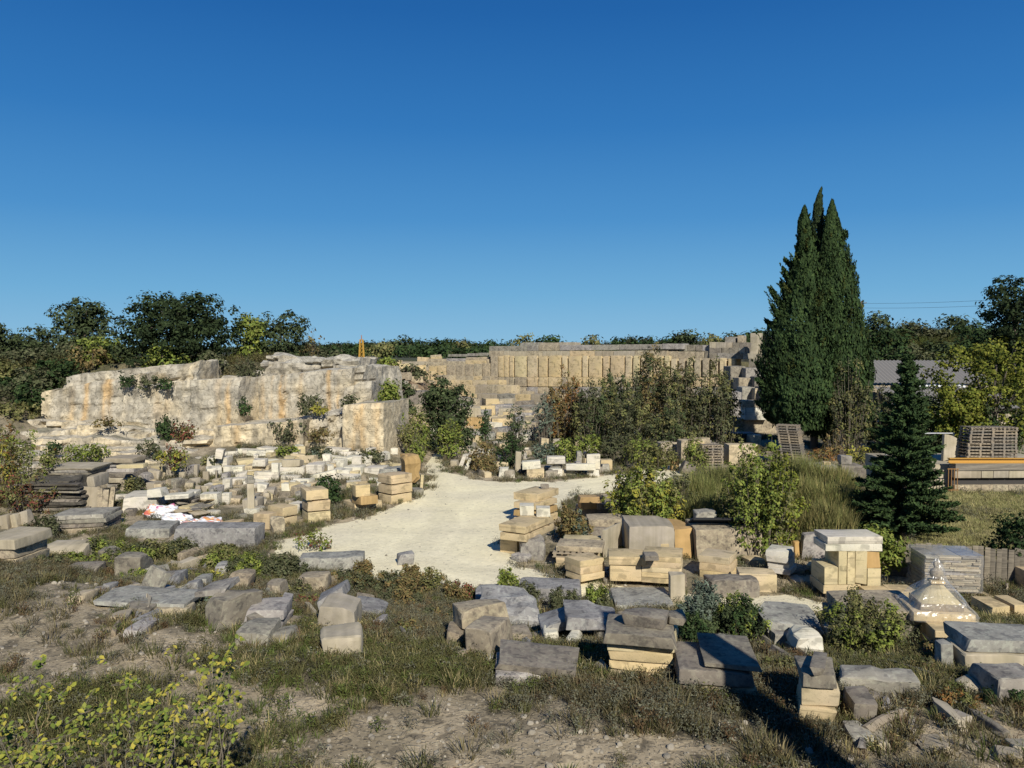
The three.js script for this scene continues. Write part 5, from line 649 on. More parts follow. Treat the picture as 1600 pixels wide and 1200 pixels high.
function finial(px, y) { // pyramid roof stone with a ball, wrapped in clear film
  const b = onPlane(px, 975, y), k = -b[2] / FPX, g = thing('wrapped_finial', 'pyramid shaped stone finial with a ball wrapped in clear film', 'finial', [b[0], y, b[2] - .55], -.16), W = 92 * k;
  const base = mesh('base_slab', blockGeo(W, .16, W * .9, { seed: 501, r: .02 }), stone('cream', sq), g); const c = mesh('plinth', blockGeo(W * .72, .14, W * .66, { seed: 502, r: .015 }), stone('pink', sq), g); c.position.y = .16;
  const py = new THREE.CylinderGeometry(W * .10, W * .46, W * .30, 4, 6); py.rotateY(Math.PI / 4); const pm = mesh('pyramid', py, stone('pale', sq), g); pm.position.y = .30 + W * .15;
  const cp = mesh('cap', blockGeo(W * .24, .05, W * .24, { seed: 503, r: .01 }), stone('cream', sq), g); cp.position.y = .30 + W * .30;
  const ball = mesh('ball', new THREE.LatheGeometry([[.0, 0], [.05, 0], [.06, .02], [.13, .08], [.145, .15], [.12, .22], [.06, .27], [.05, .29], [.075, .33], [.06, .40], [.0, .43]].map(([a, c]) => new THREE.Vector2(a * W * .8, c * W * .78)), 28), stone('pink', sq), g); ball.position.y = .35 + W * .30;
  // film drawn tight over the edges and hanging in folds between them
  const HT = .36 + W * .66, fg = new THREE.CylinderGeometry(1, 1, 1, 96, 60, true), p = fg.attributes.position, prof = [[0, .54], [.10, .53], [.17, .50], [.24, .42], [.32, .385], [.45, .30], [.60, .17], [.70, .125], [.80, .125], [.90, .08], [1, .02]];
  for (let i = 0; i < p.count; i++) { const a = Math.atan2(p.getZ(i), p.getX(i)), v = p.getY(i) + .5; let j = 0; while (j < prof.length - 2 && v > prof[j + 1][0]) j++; const r = W * lerp(prof[j][1], prof[j + 1][1], (v - prof[j][0]) / (prof[j + 1][0] - prof[j][0])), sqr = lerp(Math.min(1.32, 1 / Math.max(Math.abs(Math.cos(a)), Math.abs(Math.sin(a)))), 1, sm(.35, .75, v)), w = Math.abs(vn(Math.cos(a) * 6 + v * 2, Math.sin(a) * 6, 3) - .5) * .22 + Math.abs(vn(Math.cos(a) * 15, v * 9, Math.sin(a) * 15) - .5) * .16 + (vn(Math.cos(a) * 30, v * 26, Math.sin(a) * 30) - .5) * .05, f = r * sqr * (1 + w * lerp(.5, 1.5, v)); p.setXYZ(i, Math.cos(a) * f, v * HT, Math.sin(a) * f * .95); }
  mesh('plastic_film', toCreasedNormals(fg.toNonIndexed(), .25), filmMat(), g).position.y = .01; }
F('film wrapped cream bundle left of the white slab pallet', 'pale', 1150, 1212, 898, 926, .7, { yaw: -8 });
K('# cream tile course of the pack with a notched corner', ['cream', 'cream', 'pale'], 1140, 907, 44, 25, 28, 34, { ...slab, n: 3 });
F('weathered grey brown block before the notched pack', 'greybrown', 1103, 1180, 906, 934, .7, { r: .05 });
// --- central stacks
{ const b = P(930, 914); pallet('pallet under the leftmost cream stack of the centre row', [P(915, 905)[0] + .05, 0, P(915, 905)[2] - .55], -20); K('# cream slab of the leftmost stack in the centre row', ['cream', 'cream', 'cream'], 906, 909, 23, 42, 58, 32, { ...slab, n: 3, on: .13 });
  pallet('pallet under the middle cream stack of the centre row', [P(976, 914)[0], 0, P(976, 914)[2] - .5], 6); const lid = F('cream body of the middle stack in the centre row', 'cream', 949, 1003, 883, 909, .9, { on: .145, yaw: -5 }); F('long cream lid slab of the middle centre stack', 'cream', 947, 1010, 871, 884, .95, { ...slab, on: lid, yaw: -5 });
  pallet('pallet under the large right stack of the centre row', [P(1050, 918)[0] - .1, 0, P(1050, 918)[2] - .6], -10); const rs = K('# cream course of the large right stack in the centre row', ['cream', 'cream', 'pale', 'cream', 'cream'], 1064, 914, 60, 25, 14, 42, { ...slab, n: 5, on: .13, jit: .015, d: 1.15 });
  F('small grey block lying between the two centre stacks', 'greybrown', 1006, 1026, 868, 877, .5, { on: rs }); K('# pale block of the little pack behind the centre stacks', ['pale', 'cream'], 1046, 873, 40, 13, 20, 22, { n: 2, d: .7 }); }
{ const b = P(905, 893), y = F('# cream block carrying the flat grey slab', ['cream', 'cream'], 866, 934, 874, 892, .85, { n: 2, yaw: -10 }), z = pallet('grey pallet below the flat grey slab', [P(900, 892)[0], y, P(900, 892)[2] - .55], -10); F('flat grey slab on a pallet behind the leftmost centre stack', 'buff', 866, 948, 856, 864, 1.0, { ...slab, on: z, yaw: -10, rough: 0 }); }
{ const y = F('# cream plate under the wide cream plate', ['cream', 'pale'], 876, 940, 855, 876, .9, { ...slab, n: 2, yaw: -8 }); F('wide cream plate behind the flat grey slab', 'pale', 876, 943, 848, 856, 1.0, { ...slab, on: y, yaw: -8 }); }
F('huge grey sawn block right of the wedge', 'dull', 975, 1046, 822, 872, 1.6, { r: .03, amp: .015 }); F('ochre sawn block between the huge grey and brown ones', 'ochre', 1047, 1073, 826, 872, 1.5, { r: .03, amp: .015 }); const hb = F('huge brown sawn block in the shade of the poplar shrub', 'buff', 1076, 1182, 826, 876, 1.6, { r: .03 });
F('sloping wedge shaped block at the left of the huge blocks', 'dull', 940, 974, 828, 872, 1.3, { yaw: -30, rough: 0 }); { const y = F('grey block below the ledge slab by the wedge', 'greybrown', 915, 960, 826, 848, 1.0, {}); F('grey brown ledge slab with a square end', 'buff', 917, 975, 810, 824, .8, { ...slab, on: y }); }
{ const y = F('grey stone under the tan pair above the ledge', 'greybrown', 900, 965, 794, 812, 1, {}); F('tan block left of the pair above the ledge', 'tan', 904, 930, 785, 796, .6, { on: y }); F('grey block right of the pair above the ledge', 'greybrown', 930, 962, 787, 797, .6, { on: y }); F('long tan slab crossing the pair above the ledge', 'tan', 904, 944, 777, 786, .6, { ...slab, on: y + .38 }); }
F('grey mossy stone on the huge brown block', 'grey', 1084, 1116, 799, 816, .6, { on: hb }); { const g = new GB(); for (let i = 0; i < 4; i++) g.box(0, i * .07, -.3 + i * .2, 1.9, .05, .12); const b = onPlane(1118, 824, hb), m = mesh('steel_rack', g.build(), plain(.02, .02, .02)); m.position.set(b[0] + .3, hb, b[2] - .4); tag(m, 'black slatted rack on the huge brown block', 'rack'); }
// plank separated slabs beside the road
{ let y = K('cream base block of the front roadside stack', 'cream', 808, 866, 27, 20, 28, 27, { d: 1.6 }); y = K('# cream slab of the front roadside stack', ['cream', 'cream'], 822, 848, 43, 52, 28, 24, { ...slab, n: 2, on: y, gap: .045, d: 2.0 });
  let z = K('# tan slab of the rear roadside stack', ['cream', 'tan', 'cream'], 838, 822, 36, 34, 30, 34, { ...slab, n: 3, gap: .06, d: 1.7, rough: 0 }); z = K('thick cream cap slab of the rear roadside stack', 'cream', 840, 784, 38, 34, 30, 11, { ...slab, on: z, d: 1.7 }); F('small grey stone on the rear roadside stack', 'greybrown', 844, 856, 757, 764, .3, { on: z });
  F('left whitish block before the rear roadside stack', 'white', 812, 834, 790, 806, .45, { on: y }); F('right whitish block before the rear roadside stack', 'white', 838, 860, 794, 808, .45, { on: y });
  F('round grey boulder beside the front roadside stack', 'grey', 811, 853, 845, 876, .9, { ...rock, cuts: 6, amp: .06, r: .15 }); F('flat grey stone before the round boulder', 'grey', 800, 830, 868, 878, .5, { ...rock, cuts: 2 }); }
// --- white stones at the inside of the road bend
{ let y = F('cream block under the left white table stone', 'pale', 823, 850, 733, 746, .6); F('left white table stone at the road bend', 'white', 816, 845, 721, 733, .6, { on: y, tz: 4 }); y = F('white post under the right table stone', 'white', 866, 874, 724, 739, .3); F('right white table stone at the road bend', 'white', 854, 883, 714, 725, .6, { on: y, tz: 1 });
  y = F('white foot stone of the long white beam', 'white', 917, 936, 733, 744, .5); F('long white beam at the road bend', 'white', 884, 930, 725, 735, .35, { on: y - .02 }); F('white upright block right of the long beam', 'white', 916, 937, 710, 733, .5, { on: y }); F('cream cube right of the white upright block', 'cream', 937, 956, 719, 735, .6, {}); }
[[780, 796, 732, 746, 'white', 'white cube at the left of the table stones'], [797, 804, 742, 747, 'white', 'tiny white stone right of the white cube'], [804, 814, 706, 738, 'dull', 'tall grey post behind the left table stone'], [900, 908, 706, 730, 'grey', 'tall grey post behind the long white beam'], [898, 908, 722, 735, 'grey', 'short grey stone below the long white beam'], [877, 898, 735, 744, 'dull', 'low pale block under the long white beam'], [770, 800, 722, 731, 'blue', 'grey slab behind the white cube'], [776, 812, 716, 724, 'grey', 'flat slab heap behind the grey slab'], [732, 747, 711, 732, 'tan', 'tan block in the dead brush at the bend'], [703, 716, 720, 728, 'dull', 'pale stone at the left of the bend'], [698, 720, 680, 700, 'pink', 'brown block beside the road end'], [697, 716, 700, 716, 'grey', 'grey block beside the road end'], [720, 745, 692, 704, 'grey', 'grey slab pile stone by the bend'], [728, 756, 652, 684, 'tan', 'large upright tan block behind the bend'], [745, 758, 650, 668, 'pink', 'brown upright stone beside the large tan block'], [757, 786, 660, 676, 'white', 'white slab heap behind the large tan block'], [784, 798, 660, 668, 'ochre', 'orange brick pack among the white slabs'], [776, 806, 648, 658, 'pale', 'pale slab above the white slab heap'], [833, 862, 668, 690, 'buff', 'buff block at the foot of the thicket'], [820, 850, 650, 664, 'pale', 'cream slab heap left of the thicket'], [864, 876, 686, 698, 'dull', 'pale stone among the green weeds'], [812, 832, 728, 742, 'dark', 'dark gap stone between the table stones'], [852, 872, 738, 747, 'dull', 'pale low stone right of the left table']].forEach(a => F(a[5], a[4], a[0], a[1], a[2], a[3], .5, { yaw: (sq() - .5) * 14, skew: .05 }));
F('white slab leaning against the dead brush', 'white', 716, 722, 710, 730, .3, { tz: -22 }); F('second white slab leaning at the bend', 'white', 724, 730, 714, 735, .3, { tz: -24 });
// --- rubble and block rows further back
{ const q = rng(19), gR = 'weathered blocks in the back of the quarry'; for (let i = 0; i < 90; i++) { const x = 705 + q() * 165, yb = 604 + Math.pow(q(), .8) * 84, s = (yb - 548) / 100, w = (10 + q() * 22) * s + 4, h = (5 + q() * 12) * s + 2; F('weathered block in the rubble below the sawn wall', ['grey', 'greybrown', 'buff', 'cream', 'dull', 'blue'][Math.floor(q() * 6)], x, x + w, yb - h, yb, .8 + q() * 1.2, { yaw: (q() - .5) * 40, tz: (q() - .5) * 7, group: gR, max: 3, jit: 0, name: 'rubble_block' }); }
  for (let i = 0; i < 44; i++) { const D = 76 + q() * 58, px = 575 + q() * 115, x = X(px, D), w = .6 + q() * 1.6, h = .3 + q() * .7; putStone('cream block on the orange rubble slope', ['cream', 'buff', 'buff', 'pale', 'grey'][Math.floor(q() * 5)], w, h, .6 + q(), [x, T(x, D) - .1, -D], (q() - .5) * 60, { tz: (q() - .5) * 14, group: 'blocks on the rubble slope', max: 3, name: 'rubble_block' }); }
  for (let i = 0; i < 30; i++) { const x = 1050 + q() * 60, yb = 684 + q() * 40, w = 10 + q() * 20, h = 6 + q() * 12; F('rubble stone at the right end of the thicket', ['grey', 'buff', 'dull', 'pale'][Math.floor(q() * 4)], x, x + w, yb - h, yb, .5 + q() * .6, { yaw: (q() - .5) * 50, tz: (q() - .5) * 16, group: 'rubble right of the thicket', name: 'rubble_stone', max: 4 }); }
  for (let i = 0; i < 34; i++) { const x = 600 + q() * 100, yb = 672 + q() * 26, w = 4 + q() * 7, h = 8 + q() * 14; F('small pale headstone like post behind the road end', ['dull', 'white', 'grey'][Math.floor(q() * 3)], x, x + w, yb - h, yb, .2, { ...post, tz: (q() - .5) * 10, group: 'pale posts behind the road end' }); } }
F('# large sawn block of the wall between the two green trees', ['cream', 'buff', 'greybrown'], 626, 672, 612, 672, 2, { n: 3, jit: .01, name: 'stone_block' });
F('red brown cloth covered heap at the foot of the leafy tree', 'ochre', 596, 616, 664, 680, .8, { ...rock, cuts: 3 });
[[1058, 1078, 688, 722, 'buff', 'broad tan block right of the thicket'], [1026, 1060, 692, 718, 'dull', 'pale rough block under the thicket edge'], [1076, 1100, 690, 712, 'cream', 'cream block beside the leafy bush']].forEach(a => F(a[5], a[4], a[0], a[1], a[2], a[3], .8, { yaw: 10, rough: 1 }));
F('tilted grey block at the right end of the road', 'greybrown', 1060, 1080, 722, 742, .7, { ...rock, tz: -24, cuts: 2 }); F('tan block beside the tilted grey block', 'tan', 1048, 1060, 716, 736, .5, { rough: 0 }); F('low tan stone below the tilted block', 'buff', 1056, 1072, 746, 760, .5, { ...rock, cuts: 3 });
// stepped block rows left of the cypresses
[[1136, 1160, 572, 590], [1160, 1184, 575, 590], [1150, 1176, 590, 606], [1176, 1198, 588, 606], [1156, 1176, 604, 622], [1176, 1186, 606, 622], [1186, 1200, 604, 622], [1140, 1156, 612, 624], [1192, 1206, 622, 634]].forEach((a, i) => { const D = 78 - i * 1.2, x = X((a[0] + a[1]) / 2, D), y = Yh(a[3], D), w = (a[1] - a[0]) * D / FPX, g = T(x, D); putStone(['first', 'second', 'third', 'fourth', 'fifth', 'sixth', 'seventh', 'eighth', 'ninth'][i] + ' big block of the stepped heap left of the cypresses, from the top', ['greybrown', 'grey', 'buff'][i % 3], w, Yh(a[2], D) - g, 2, [x, g, -D], (sq() - .5) * 14, { group: 'stepped block heap' }); });
{ const y = F('pale sandy ramp block under the white box', 'buff', 1140, 1216, 655, 676, 2.4, { rough: 1 }), z = F('white box shaped block below the cypresses', 'white', 1160, 1196, 637, 656, 1.2, { on: y }); F('cream block on top of the white box shaped block', 'buff', 1158, 1200, 626, 637, 1.2, { on: z }); } F('black bin left of the sandy ramp', 'dark', 1117, 1140, 648, 672, 1, { rough: 0, name: 'bin', cat: 'bin' });
{ const b = P(1150, 694), k = -b[2] / FPX, g = thing('dark_container', 'dark green low container behind the white tank', 'container', [b[0], 0, b[2] - .6], .06), w = 60 * k, dm = plain(.03, .045, .045, { roughness: .6 }), gb = new GB(); gb.box(0, 0, 0, w, .62, 1.1); mesh('body', gb.build(), dm, g); const l = new GB(); l.box(0, .62, 0, w + .08, .1, 1.2); mesh('lid', l.build(), plain(.05, .075, .075, { roughness: .5 }), g); }
F('white wrapped bundle right of the dark container', 'white', 1168, 1188, 680, 696, .8, { ...rock, cuts: 4 }); F('pale stained stone tank behind the tall grass', 'pale', 1133, 1180, 695, 727, .9, { yaw: 4, name: 'stone_tank', cat: 'tank' });
const ORD = ['bottom', '2nd', '3rd', '4th', '5th', '6th', '7th', '8th', '9th', '10th', '11th', '12th', '13th', '14th', '15th']; const lvl = (i, n) => i == 0 ? 'bottom' : i == n - 1 ? 'topmost' : ORD[i] + ' from bottom';
// pallets
{ const gP = 'stacked pallets', b = P(1112, 729); for (let i = 0; i < 8; i++) pallet(lvl(i, 8) + ' pallet in the stack left of the pale tank', [b[0] + (sq() - .5) * .06, i * .145, b[2] - .4], 8 + (sq() - .5) * 6, { group: gP }); }
{ const b = P(1246, 726); for (let i = 0; i < 15; i++) pallet(lvl(i, 15) + ' pallet in the leaning stack before the cypresses', [b[0] - i * .03 + (sq() - .5) * .04, i * .145, b[2] - .4], -28 + (sq() - .5) * 5, { group: 'leaning pallet stack' }); }
{ const b = P(1300, 728); for (let i = 0; i < 2; i++) pallet(['right', 'left'][i] + ' flat pallet at the feet of the cypresses', [b[0] - .4 - i * 1.2, 0, b[2] - .9], 10 + i * 20, { group: 'flat pallets at the cypress feet' }); }
F('left grey retaining block behind the tall grass', 'grey', 1252, 1302, 728, 764, 1.3, { r: .06 }); F('right grey retaining block behind the tall grass', 'greybrown', 1304, 1345, 728, 762, 1.3, { r: .08, cuts: 1 }); F('small grey stone on the right retaining block', 'grey', 1311, 1328, 712, 726, .5, { on: 1.02 });
F('little cream stone on the retaining blocks', 'cream', 1285, 1296, 722, 728, .3, { on: 1.02 });

// ---------------------------------------------------------------- concrete wall, beam, pallets on the right
{
  const D = 36, y0 = 0, g = thing('concrete_wall', 'stained concrete panel wall below the orange beam', 'wall', [X(1560, D), 0, -D], .03), cm = stone('dull', sq), xs = [1492, 1534, 1553, 1578, 1608, 1650, 1700];
  for (let i = 0; i < xs.length - 1; i++) for (const r of [0, 1]) { const w = (xs[i + 1] - xs[i]) * D / FPX - .02, yt = r ? Yh(734, D) : Yh(757, D), yb = r ? Yh(746, D) : -.05, m = mesh('concrete_panel', blockGeo(w, yt - yb, .3, { seed: 600 + i * 2 + r, amp: .01, r: .015 }), r ? stone('dull', sq) : stone('buff', sq), g); m.position.set(X((xs[i] + xs[i + 1]) / 2, D) - X(1560, D), yb, 0); }
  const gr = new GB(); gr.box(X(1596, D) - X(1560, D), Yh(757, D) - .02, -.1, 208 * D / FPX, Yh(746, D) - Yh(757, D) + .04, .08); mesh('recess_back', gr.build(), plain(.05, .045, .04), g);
  const cp = new GB(); cp.box(X(1596, D) - X(1560, D), Yh(734, D), -.05, 208 * D / FPX, .30, .5); mesh('top_beam', cp.build(), stone('greybrown', sq), g);
  const by = Yh(722, D), bm = new GB(), L = 150 * D / FPX; bm.box(0, 0, 0, L, .03, .24); bm.box(0, .03, 0, L, .16, .03); bm.box(0, .19, 0, L, .03, .24); const m = mesh('steel_beam', bm.build(), plain(.50, .27, .045, { roughness: .6 })); m.position.set(X(1560, D), Yh(734, D) + .301, -D + .02); tag(m, 'orange painted steel beam along the concrete wall top', 'beam');
  const t = new GB(); t.box(X(1580, D) - .6, -.1, -D - 2.4, 7.6, Yh(734, D) + .28, 4); const tm = mesh('loading_terrace', t.build(), stone('dull', sq)); tag(tm, 'raised terrace behind the concrete wall holding pallets', 'terrace');
  const ty = Yh(734, D) + .19, gA = 'left pallet stack on the terrace', gB = 'right pallet stack on the terrace', D2 = 37.3; let n = 0;
  for (let i = 0; i < 11; i++) pallet(lvl(i, 11) + ' pallet in the left stack on the terrace', [X(1526 + i * .4, D2) + (sq() - .5) * .05, ty + i * .145, -D2], (sq() - .5) * 6 + 4, { group: gA, tz: (sq() - .5) * 3 });
  for (let i = 0; i < 11; i++) pallet(lvl(i, 11) + ' pallet in the right stack on the terrace', [X(1565, D2) + (sq() - .5) * .05, ty + i * .145, -D2], (sq() - .5) * 6, { group: gB, tz: (sq() - .5) * 1.5 });
  const rl = new GB(), rD = 35.6, rx = X(1486, rD); for (let i = 0; i < 4; i++) rl.bar([rx + i * .13, 0, -rD], [rx + i * .13, 1.15, -rD], .018, .018, 5); rl.bar([rx - .05, 1.12, -rD], [rx + .45, 1.12, -rD], .02, .02, 5); rl.bar([rx - .05, .2, -rD], [rx + .45, .2, -rD], .02, .02, 5); tag(mesh('rusty_railing', rl.build(), plain(.32, .17, .06)), 'short rusty railing at the left end of the concrete wall', 'railing');
  const sh = new THREE.Shape(); sh.moveTo(0, 0); sh.lineTo(.9, .25); sh.absarc(.05, .05, 1.15, .2, Math.PI / 2, false); sh.lineTo(0, 0); const eg = new THREE.ExtrudeGeometry(sh, { depth: .14, bevelEnabled: true, bevelSize: .015, bevelThickness: .015, bevelSegments: 1, curveSegments: 18 }); const em = mesh('curved_slab', eg, stone('dull', sq)); em.position.set(X(1474, 37.6), ty, -37.6); em.rotation.y = .2; tag(em, 'quarter round stone slab standing left of the pallets', 'slab');
  const ir = new GB(); ir.box(0, 0, 0, 3.2, .05, .05); ir.box(-1.55, -1.2, 0, .05, 1.2, .05); ir.box(1.55, -1.2, 0, .05, 1.2, .05); const im = mesh('metal_frame', ir.build(), plain(.5, .5, .5, { roughness: .5, metalness: .3 })); im.position.set(X(1440, 38), ty + 1.2, -38); tag(im, 'thin pale metal frame behind the dark conifer', 'frame');
}
{ // board fence, every board its own piece
  const A = P(1245, 872), B = P(1545, 896), g = thing('board_fence', 'weathered grey vertical board fence behind the right yard', 'fence', [0, 0, 0]), q = rng(45); const a = [X(1395, 22.6), -22.6], b = [X(1680, 21.4), -21.4], L = Math.hypot(b[0] - a[0], b[1] - a[1]), ang = Math.atan2(-(b[1] - a[1]), b[0] - a[0]), gs = [0, 1, 2].map(i => blockGeo(.135, .95 + i * .025, .03, { seed: 300 + i, amp: .006, r: .006, max: 3 })), mm = [plain(.29, .265, .22, { map: texWood }), plain(.36, .325, .26, { map: texWood }), plain(.24, .22, .185, { map: texWood })];
  for (let i = 0; i * .142 < L; i++) { const u = i * .142 / L, m = mesh('board', gs[Math.floor(q() * 3)], mm[Math.floor(q() * 3)], g); m.position.set(lerp(a[0], b[0], u), -.02, lerp(a[1], b[1], u)); m.rotation.set(0, ang, (q() - .5) * .04); }
  for (const y of [.25, .72]) { const r = new GB(); r.box(L / 2, 0, 0, L, .07, .045); const m = mesh('rail', r.build(), mm[2], g); m.position.set(a[0], y, a[1]); m.rotation.y = ang; m.translateZ(-.06); }
}
F('upright grey stone panel with an ochre corner behind the white slabs', 'grey', 1252, 1288, 834, 874, .3, { name: 'upright_slab', cat: 'slab' }); F('upright grey stone panel left of the ivy bush', 'grey', 1290, 1345, 832, 876, .3, { name: 'upright_slab', cat: 'slab' }); F('grey rough panel beside the ivy bush', 'dull', 1346, 1392, 842, 880, .3, { name: 'upright_slab', cat: 'slab' });
F('triangular ochre slab leaning on the upright grey panel', 'ochre', 1240, 1262, 846, 872, .12, { tx: -8, cuts: 2, ...slab });

// ---------------------------------------------------------------- shed with corrugated roofs
{
  const D = 62, g = thing('corrugated_shed', 'long low shed with grey corrugated roofs behind the acacias', 'shed', [X(1440, D), T(X(1440, D), D), -D], -.05), y = p => Yh(p, D) - g.position.y, W = 190 * D / FPX;
  const roof = (w, y0, y1, z0, z1, x0) => { const N = Math.round(w / .075), G = new GB(); for (let i = 0; i < N; i++) { const xa = x0 + w * i / N, xb = x0 + w * (i + 1) / N, oa = Math.sin(i * Math.PI / 2) * .045, ob = Math.sin((i + 1) * Math.PI / 2) * .045; G.quad([xa, y0 + oa, z0], [xb, y0 + ob, z0], [xb, y1 + ob, z1], [xa, y1 + oa, z1]); } return G.build(); };
  const rm = new THREE.MeshStandardMaterial({ color: new THREE.Color().setRGB(.23, .215, .195), roughness: .9, side: THREE.DoubleSide });
  mesh('upper_roof', roof(W, y(598), y(566) + .1, .4, -4.6, -W * .42), rm, g); mesh('lower_roof', roof(W * .95, y(632), y(606) + .1, 4.2, .7, -W * .40), rm, g);
  const wl = new GB(); wl.box(W * .08, -.2, -2.2, W * .98, y(600) + .1, 4.6); mesh('wall', wl.build(), stone('dull', sq), g); const w2 = new GB(); w2.box(W * .07, -.2, 2.2, W * .9, y(632) + .1, 3.2); mesh('lower_wall', w2.build(), stone('dull', sq), g); const ft = new GB(); ft.box(W * .1, y(606), .12, W * .5, .30, .06); mesh('white_fascia', ft.build(), plain(.75, .75, .75), g); 
}
// yellow mast far left of centre
{
  const D = 108, x = X(565, D), y0 = T(x, D), H = Yh(527, D) - y0, g = thing('drilling_mast', 'yellow lattice mast rising behind the cliff end', 'mast', [x, y0, -D]), G = new GB(), n = 9, mm = plain(.52, .30, .05, { roughness: .6 });
  const cr = (i, s) => { const w = lerp(.40, .17, i / n), h = H * .94 * i / n; return [[-w, h, w], [w, h, w], [w, h, -w], [-w, h, -w]][s]; }; for (let i = 0; i < n; i++) for (let s = 0; s < 4; s++) { G.bar(cr(i, s), cr(i + 1, s), .075, .075, 4); G.bar(cr(i, s), cr(i + 1, (s + 1) % 4), .03, .03, 3); G.bar(cr(i + 1, s), cr(i + 1, (s + 1) % 4), .03, .03, 3); } mesh('lattice', G.build(), mm, g); const t = new GB(); t.bar([0, H * .93, 0], [0, H * 1.06, 0], .08, .05, 6); mesh('top_pole', t.build(), plain(.35, .15, .08), g); const b = new GB(); b.box(0, 0, 0, 1.7, .8, 1.2); mesh('engine_base', b.build(), plain(.1, .09, .08), g);
}
{ // overhead wires on the right with their poles
  const pA = [X(1345, 100), T(X(1345, 100), 100), -100], pB = [62, 5.2, -58]; [[pA, 'wooden wire pole hidden behind the cypresses', Yh(474, 100)], [pB, 'wooden wire pole beyond the right picture edge', 13]].forEach(([p, l, y]) => { const g = new GB(); g.bar([0, -.3, 0], [0, y - p[1] + .3, 0], .14, .09, 8); g.bar([-.6, y - p[1] - .3, 0], [.6, y - p[1] + .1, 0], .05, .05, 4); const m = mesh('wire_pole', g.build(), plain(.16, .13, .1)); m.position.set(...p); tag(m, l, 'pole'); });
  [[0, 'upper'], [-.55, 'lower']].forEach(([o, n]) => { const g = new GB(), a = [pA[0], Yh(474, 100) + o, pA[2]], b = [pB[0], 12.9 + o, pB[2]]; for (let i = 0; i < 18; i++) { const pt = t => [lerp(a[0], b[0], t), lerp(a[1], b[1], t) - 4 * t * (1 - t) * .9, lerp(a[2], b[2], t)]; g.bar(pt(i / 18), pt((i + 1) / 18), .014, .014, 4); } tag(mesh('overhead_wire', g.build(), plain(.03, .03, .03)), n + ' thin overhead wire right of the cypresses', 'wire'); });
}
{ // mast beside the viewpoint: only its shadow falls into view
  const x = 4.9, D = 6.0, y = T(x, D), g = thing('roadside_mast', 'thick round mast beside the viewpoint casting a long shadow', 'mast', [x, y, -D]), s = new GB(); s.bar([0, -.3, 0], [0, 5.0, 0], .30, .27, 14); mesh('shaft', s.build(), stone('dull', sq), g); const c = new GB(); c.box(0, 5.0, 0, .8, .5, .6); mesh('head_box', c.build(), plain(.3, .3, .3), g);
}

// ---------------------------------------------------------------- far wood, grasses, gravel
function inFoot(x, z, m = .02) { for (const [cx, cz, w, d, a] of feet) { const dx = x - cx, dz = z - cz; if (Math.abs(dx) > w + d + m || Math.abs(dz) > w + d + m) continue; const c = Math.cos(a), s = Math.sin(a), u = dx * c - dz * s, v = dx * s + dz * c; if (Math.abs(u) < w + m && Math.abs(v) < d + m) return true; } return false; }
function scatter(name, label, cat, geo, mat, list) { const im = new THREE.InstancedMesh(geo, mat, list.length), m = new THREE.Matrix4(), q = new THREE.Quaternion(), e = new THREE.Euler(), c = new THREE.Color(); list.forEach((l, i) => { e.set(l.tx || 0, l.a, l.tz || 0); q.setFromEuler(e); m.compose(V(l.x, l.y, l.z), q, V(l.s, l.sy ?? l.s, l.s)); im.setMatrixAt(i, m); im.setColorAt(i, c.setRGB(...l.c)); }); im.name = numbered(name); im.castShadow = im.receiveShadow = true; scene.add(im); tag(im, label, cat, null, 'stuff'); }
{
  const q = rng(5), g = blobCrown([[0, 3, 0, 2.2, 1.8, 2.2], [1.3, 2.4, .4, 1.6, 1.4, 1.6], [-1.2, 2.2, -.5, 1.7, 1.4, 1.7], [0, 1.2, 0, 2.2, 1.2, 2.2]], 420, .75, [[.5, .5, .5], [.75, .75, .75], [.35, .35, .35]], 33), L = [];
  for (let i = 0; i < 2600; i++) { const D = 200 + Math.pow(q(), 1.5) * 1000, px = -150 + q() * 1900, x = X(px, D), c = .8 + q() * .5; if (px < 470 && D < 420) continue; const low = px > 770 && px < 1190; if (low && q() < .5) continue; L.push({ x, y: T(x, D) - (low ? 1.6 : .8), z: -D, s: (.45 + q() * .45) * (1 + (D - 200) / 1400), a: q() * 6, c: [.085 * c, .095 * c, .045 * c] }); }
  scatter('distant_wood', 'distant dark wood along the horizon', 'wood', g, leafMat, L);
}
function tuft(n, h, w, asp, spread, seed) { const q = rng(seed), G = new GB(); for (let i = 0; i < n; i++) { const a = q() * 6.283, f = Math.sqrt(q()) * w * .5, b = [Math.cos(a) * f, -.01, Math.sin(a) * f], hh = h * (.45 + .65 * q()), d = spread * (.3 + q()), t = [b[0] + Math.cos(a + (q() - .5)) * d, hh, b[2] + Math.sin(a + (q() - .5)) * d], p = [-Math.sin(a) * asp, 0, Math.cos(a) * asp], k = .6 + q() * .6, c = [k, k * (.96 + q() * .08), k * (.85 + q() * .2)], m = [lerp(b[0], t[0], .4), hh * .6, lerp(b[2], t[2], .4)]; G.quad([b[0] - p[0], b[1], b[2] - p[2]], [b[0] + p[0], b[1], b[2] + p[2]], [m[0] + p[0] * .7, m[1], m[2] + p[2] * .7], [m[0] - p[0] * .7, m[1], m[2] - p[2] * .7], c); G.tri([m[0] - p[0] * .7, m[1], m[2] - p[2] * .7], [m[0] + p[0] * .7, m[1], m[2] + p[2] * .7], t, c); } return G.build(); }
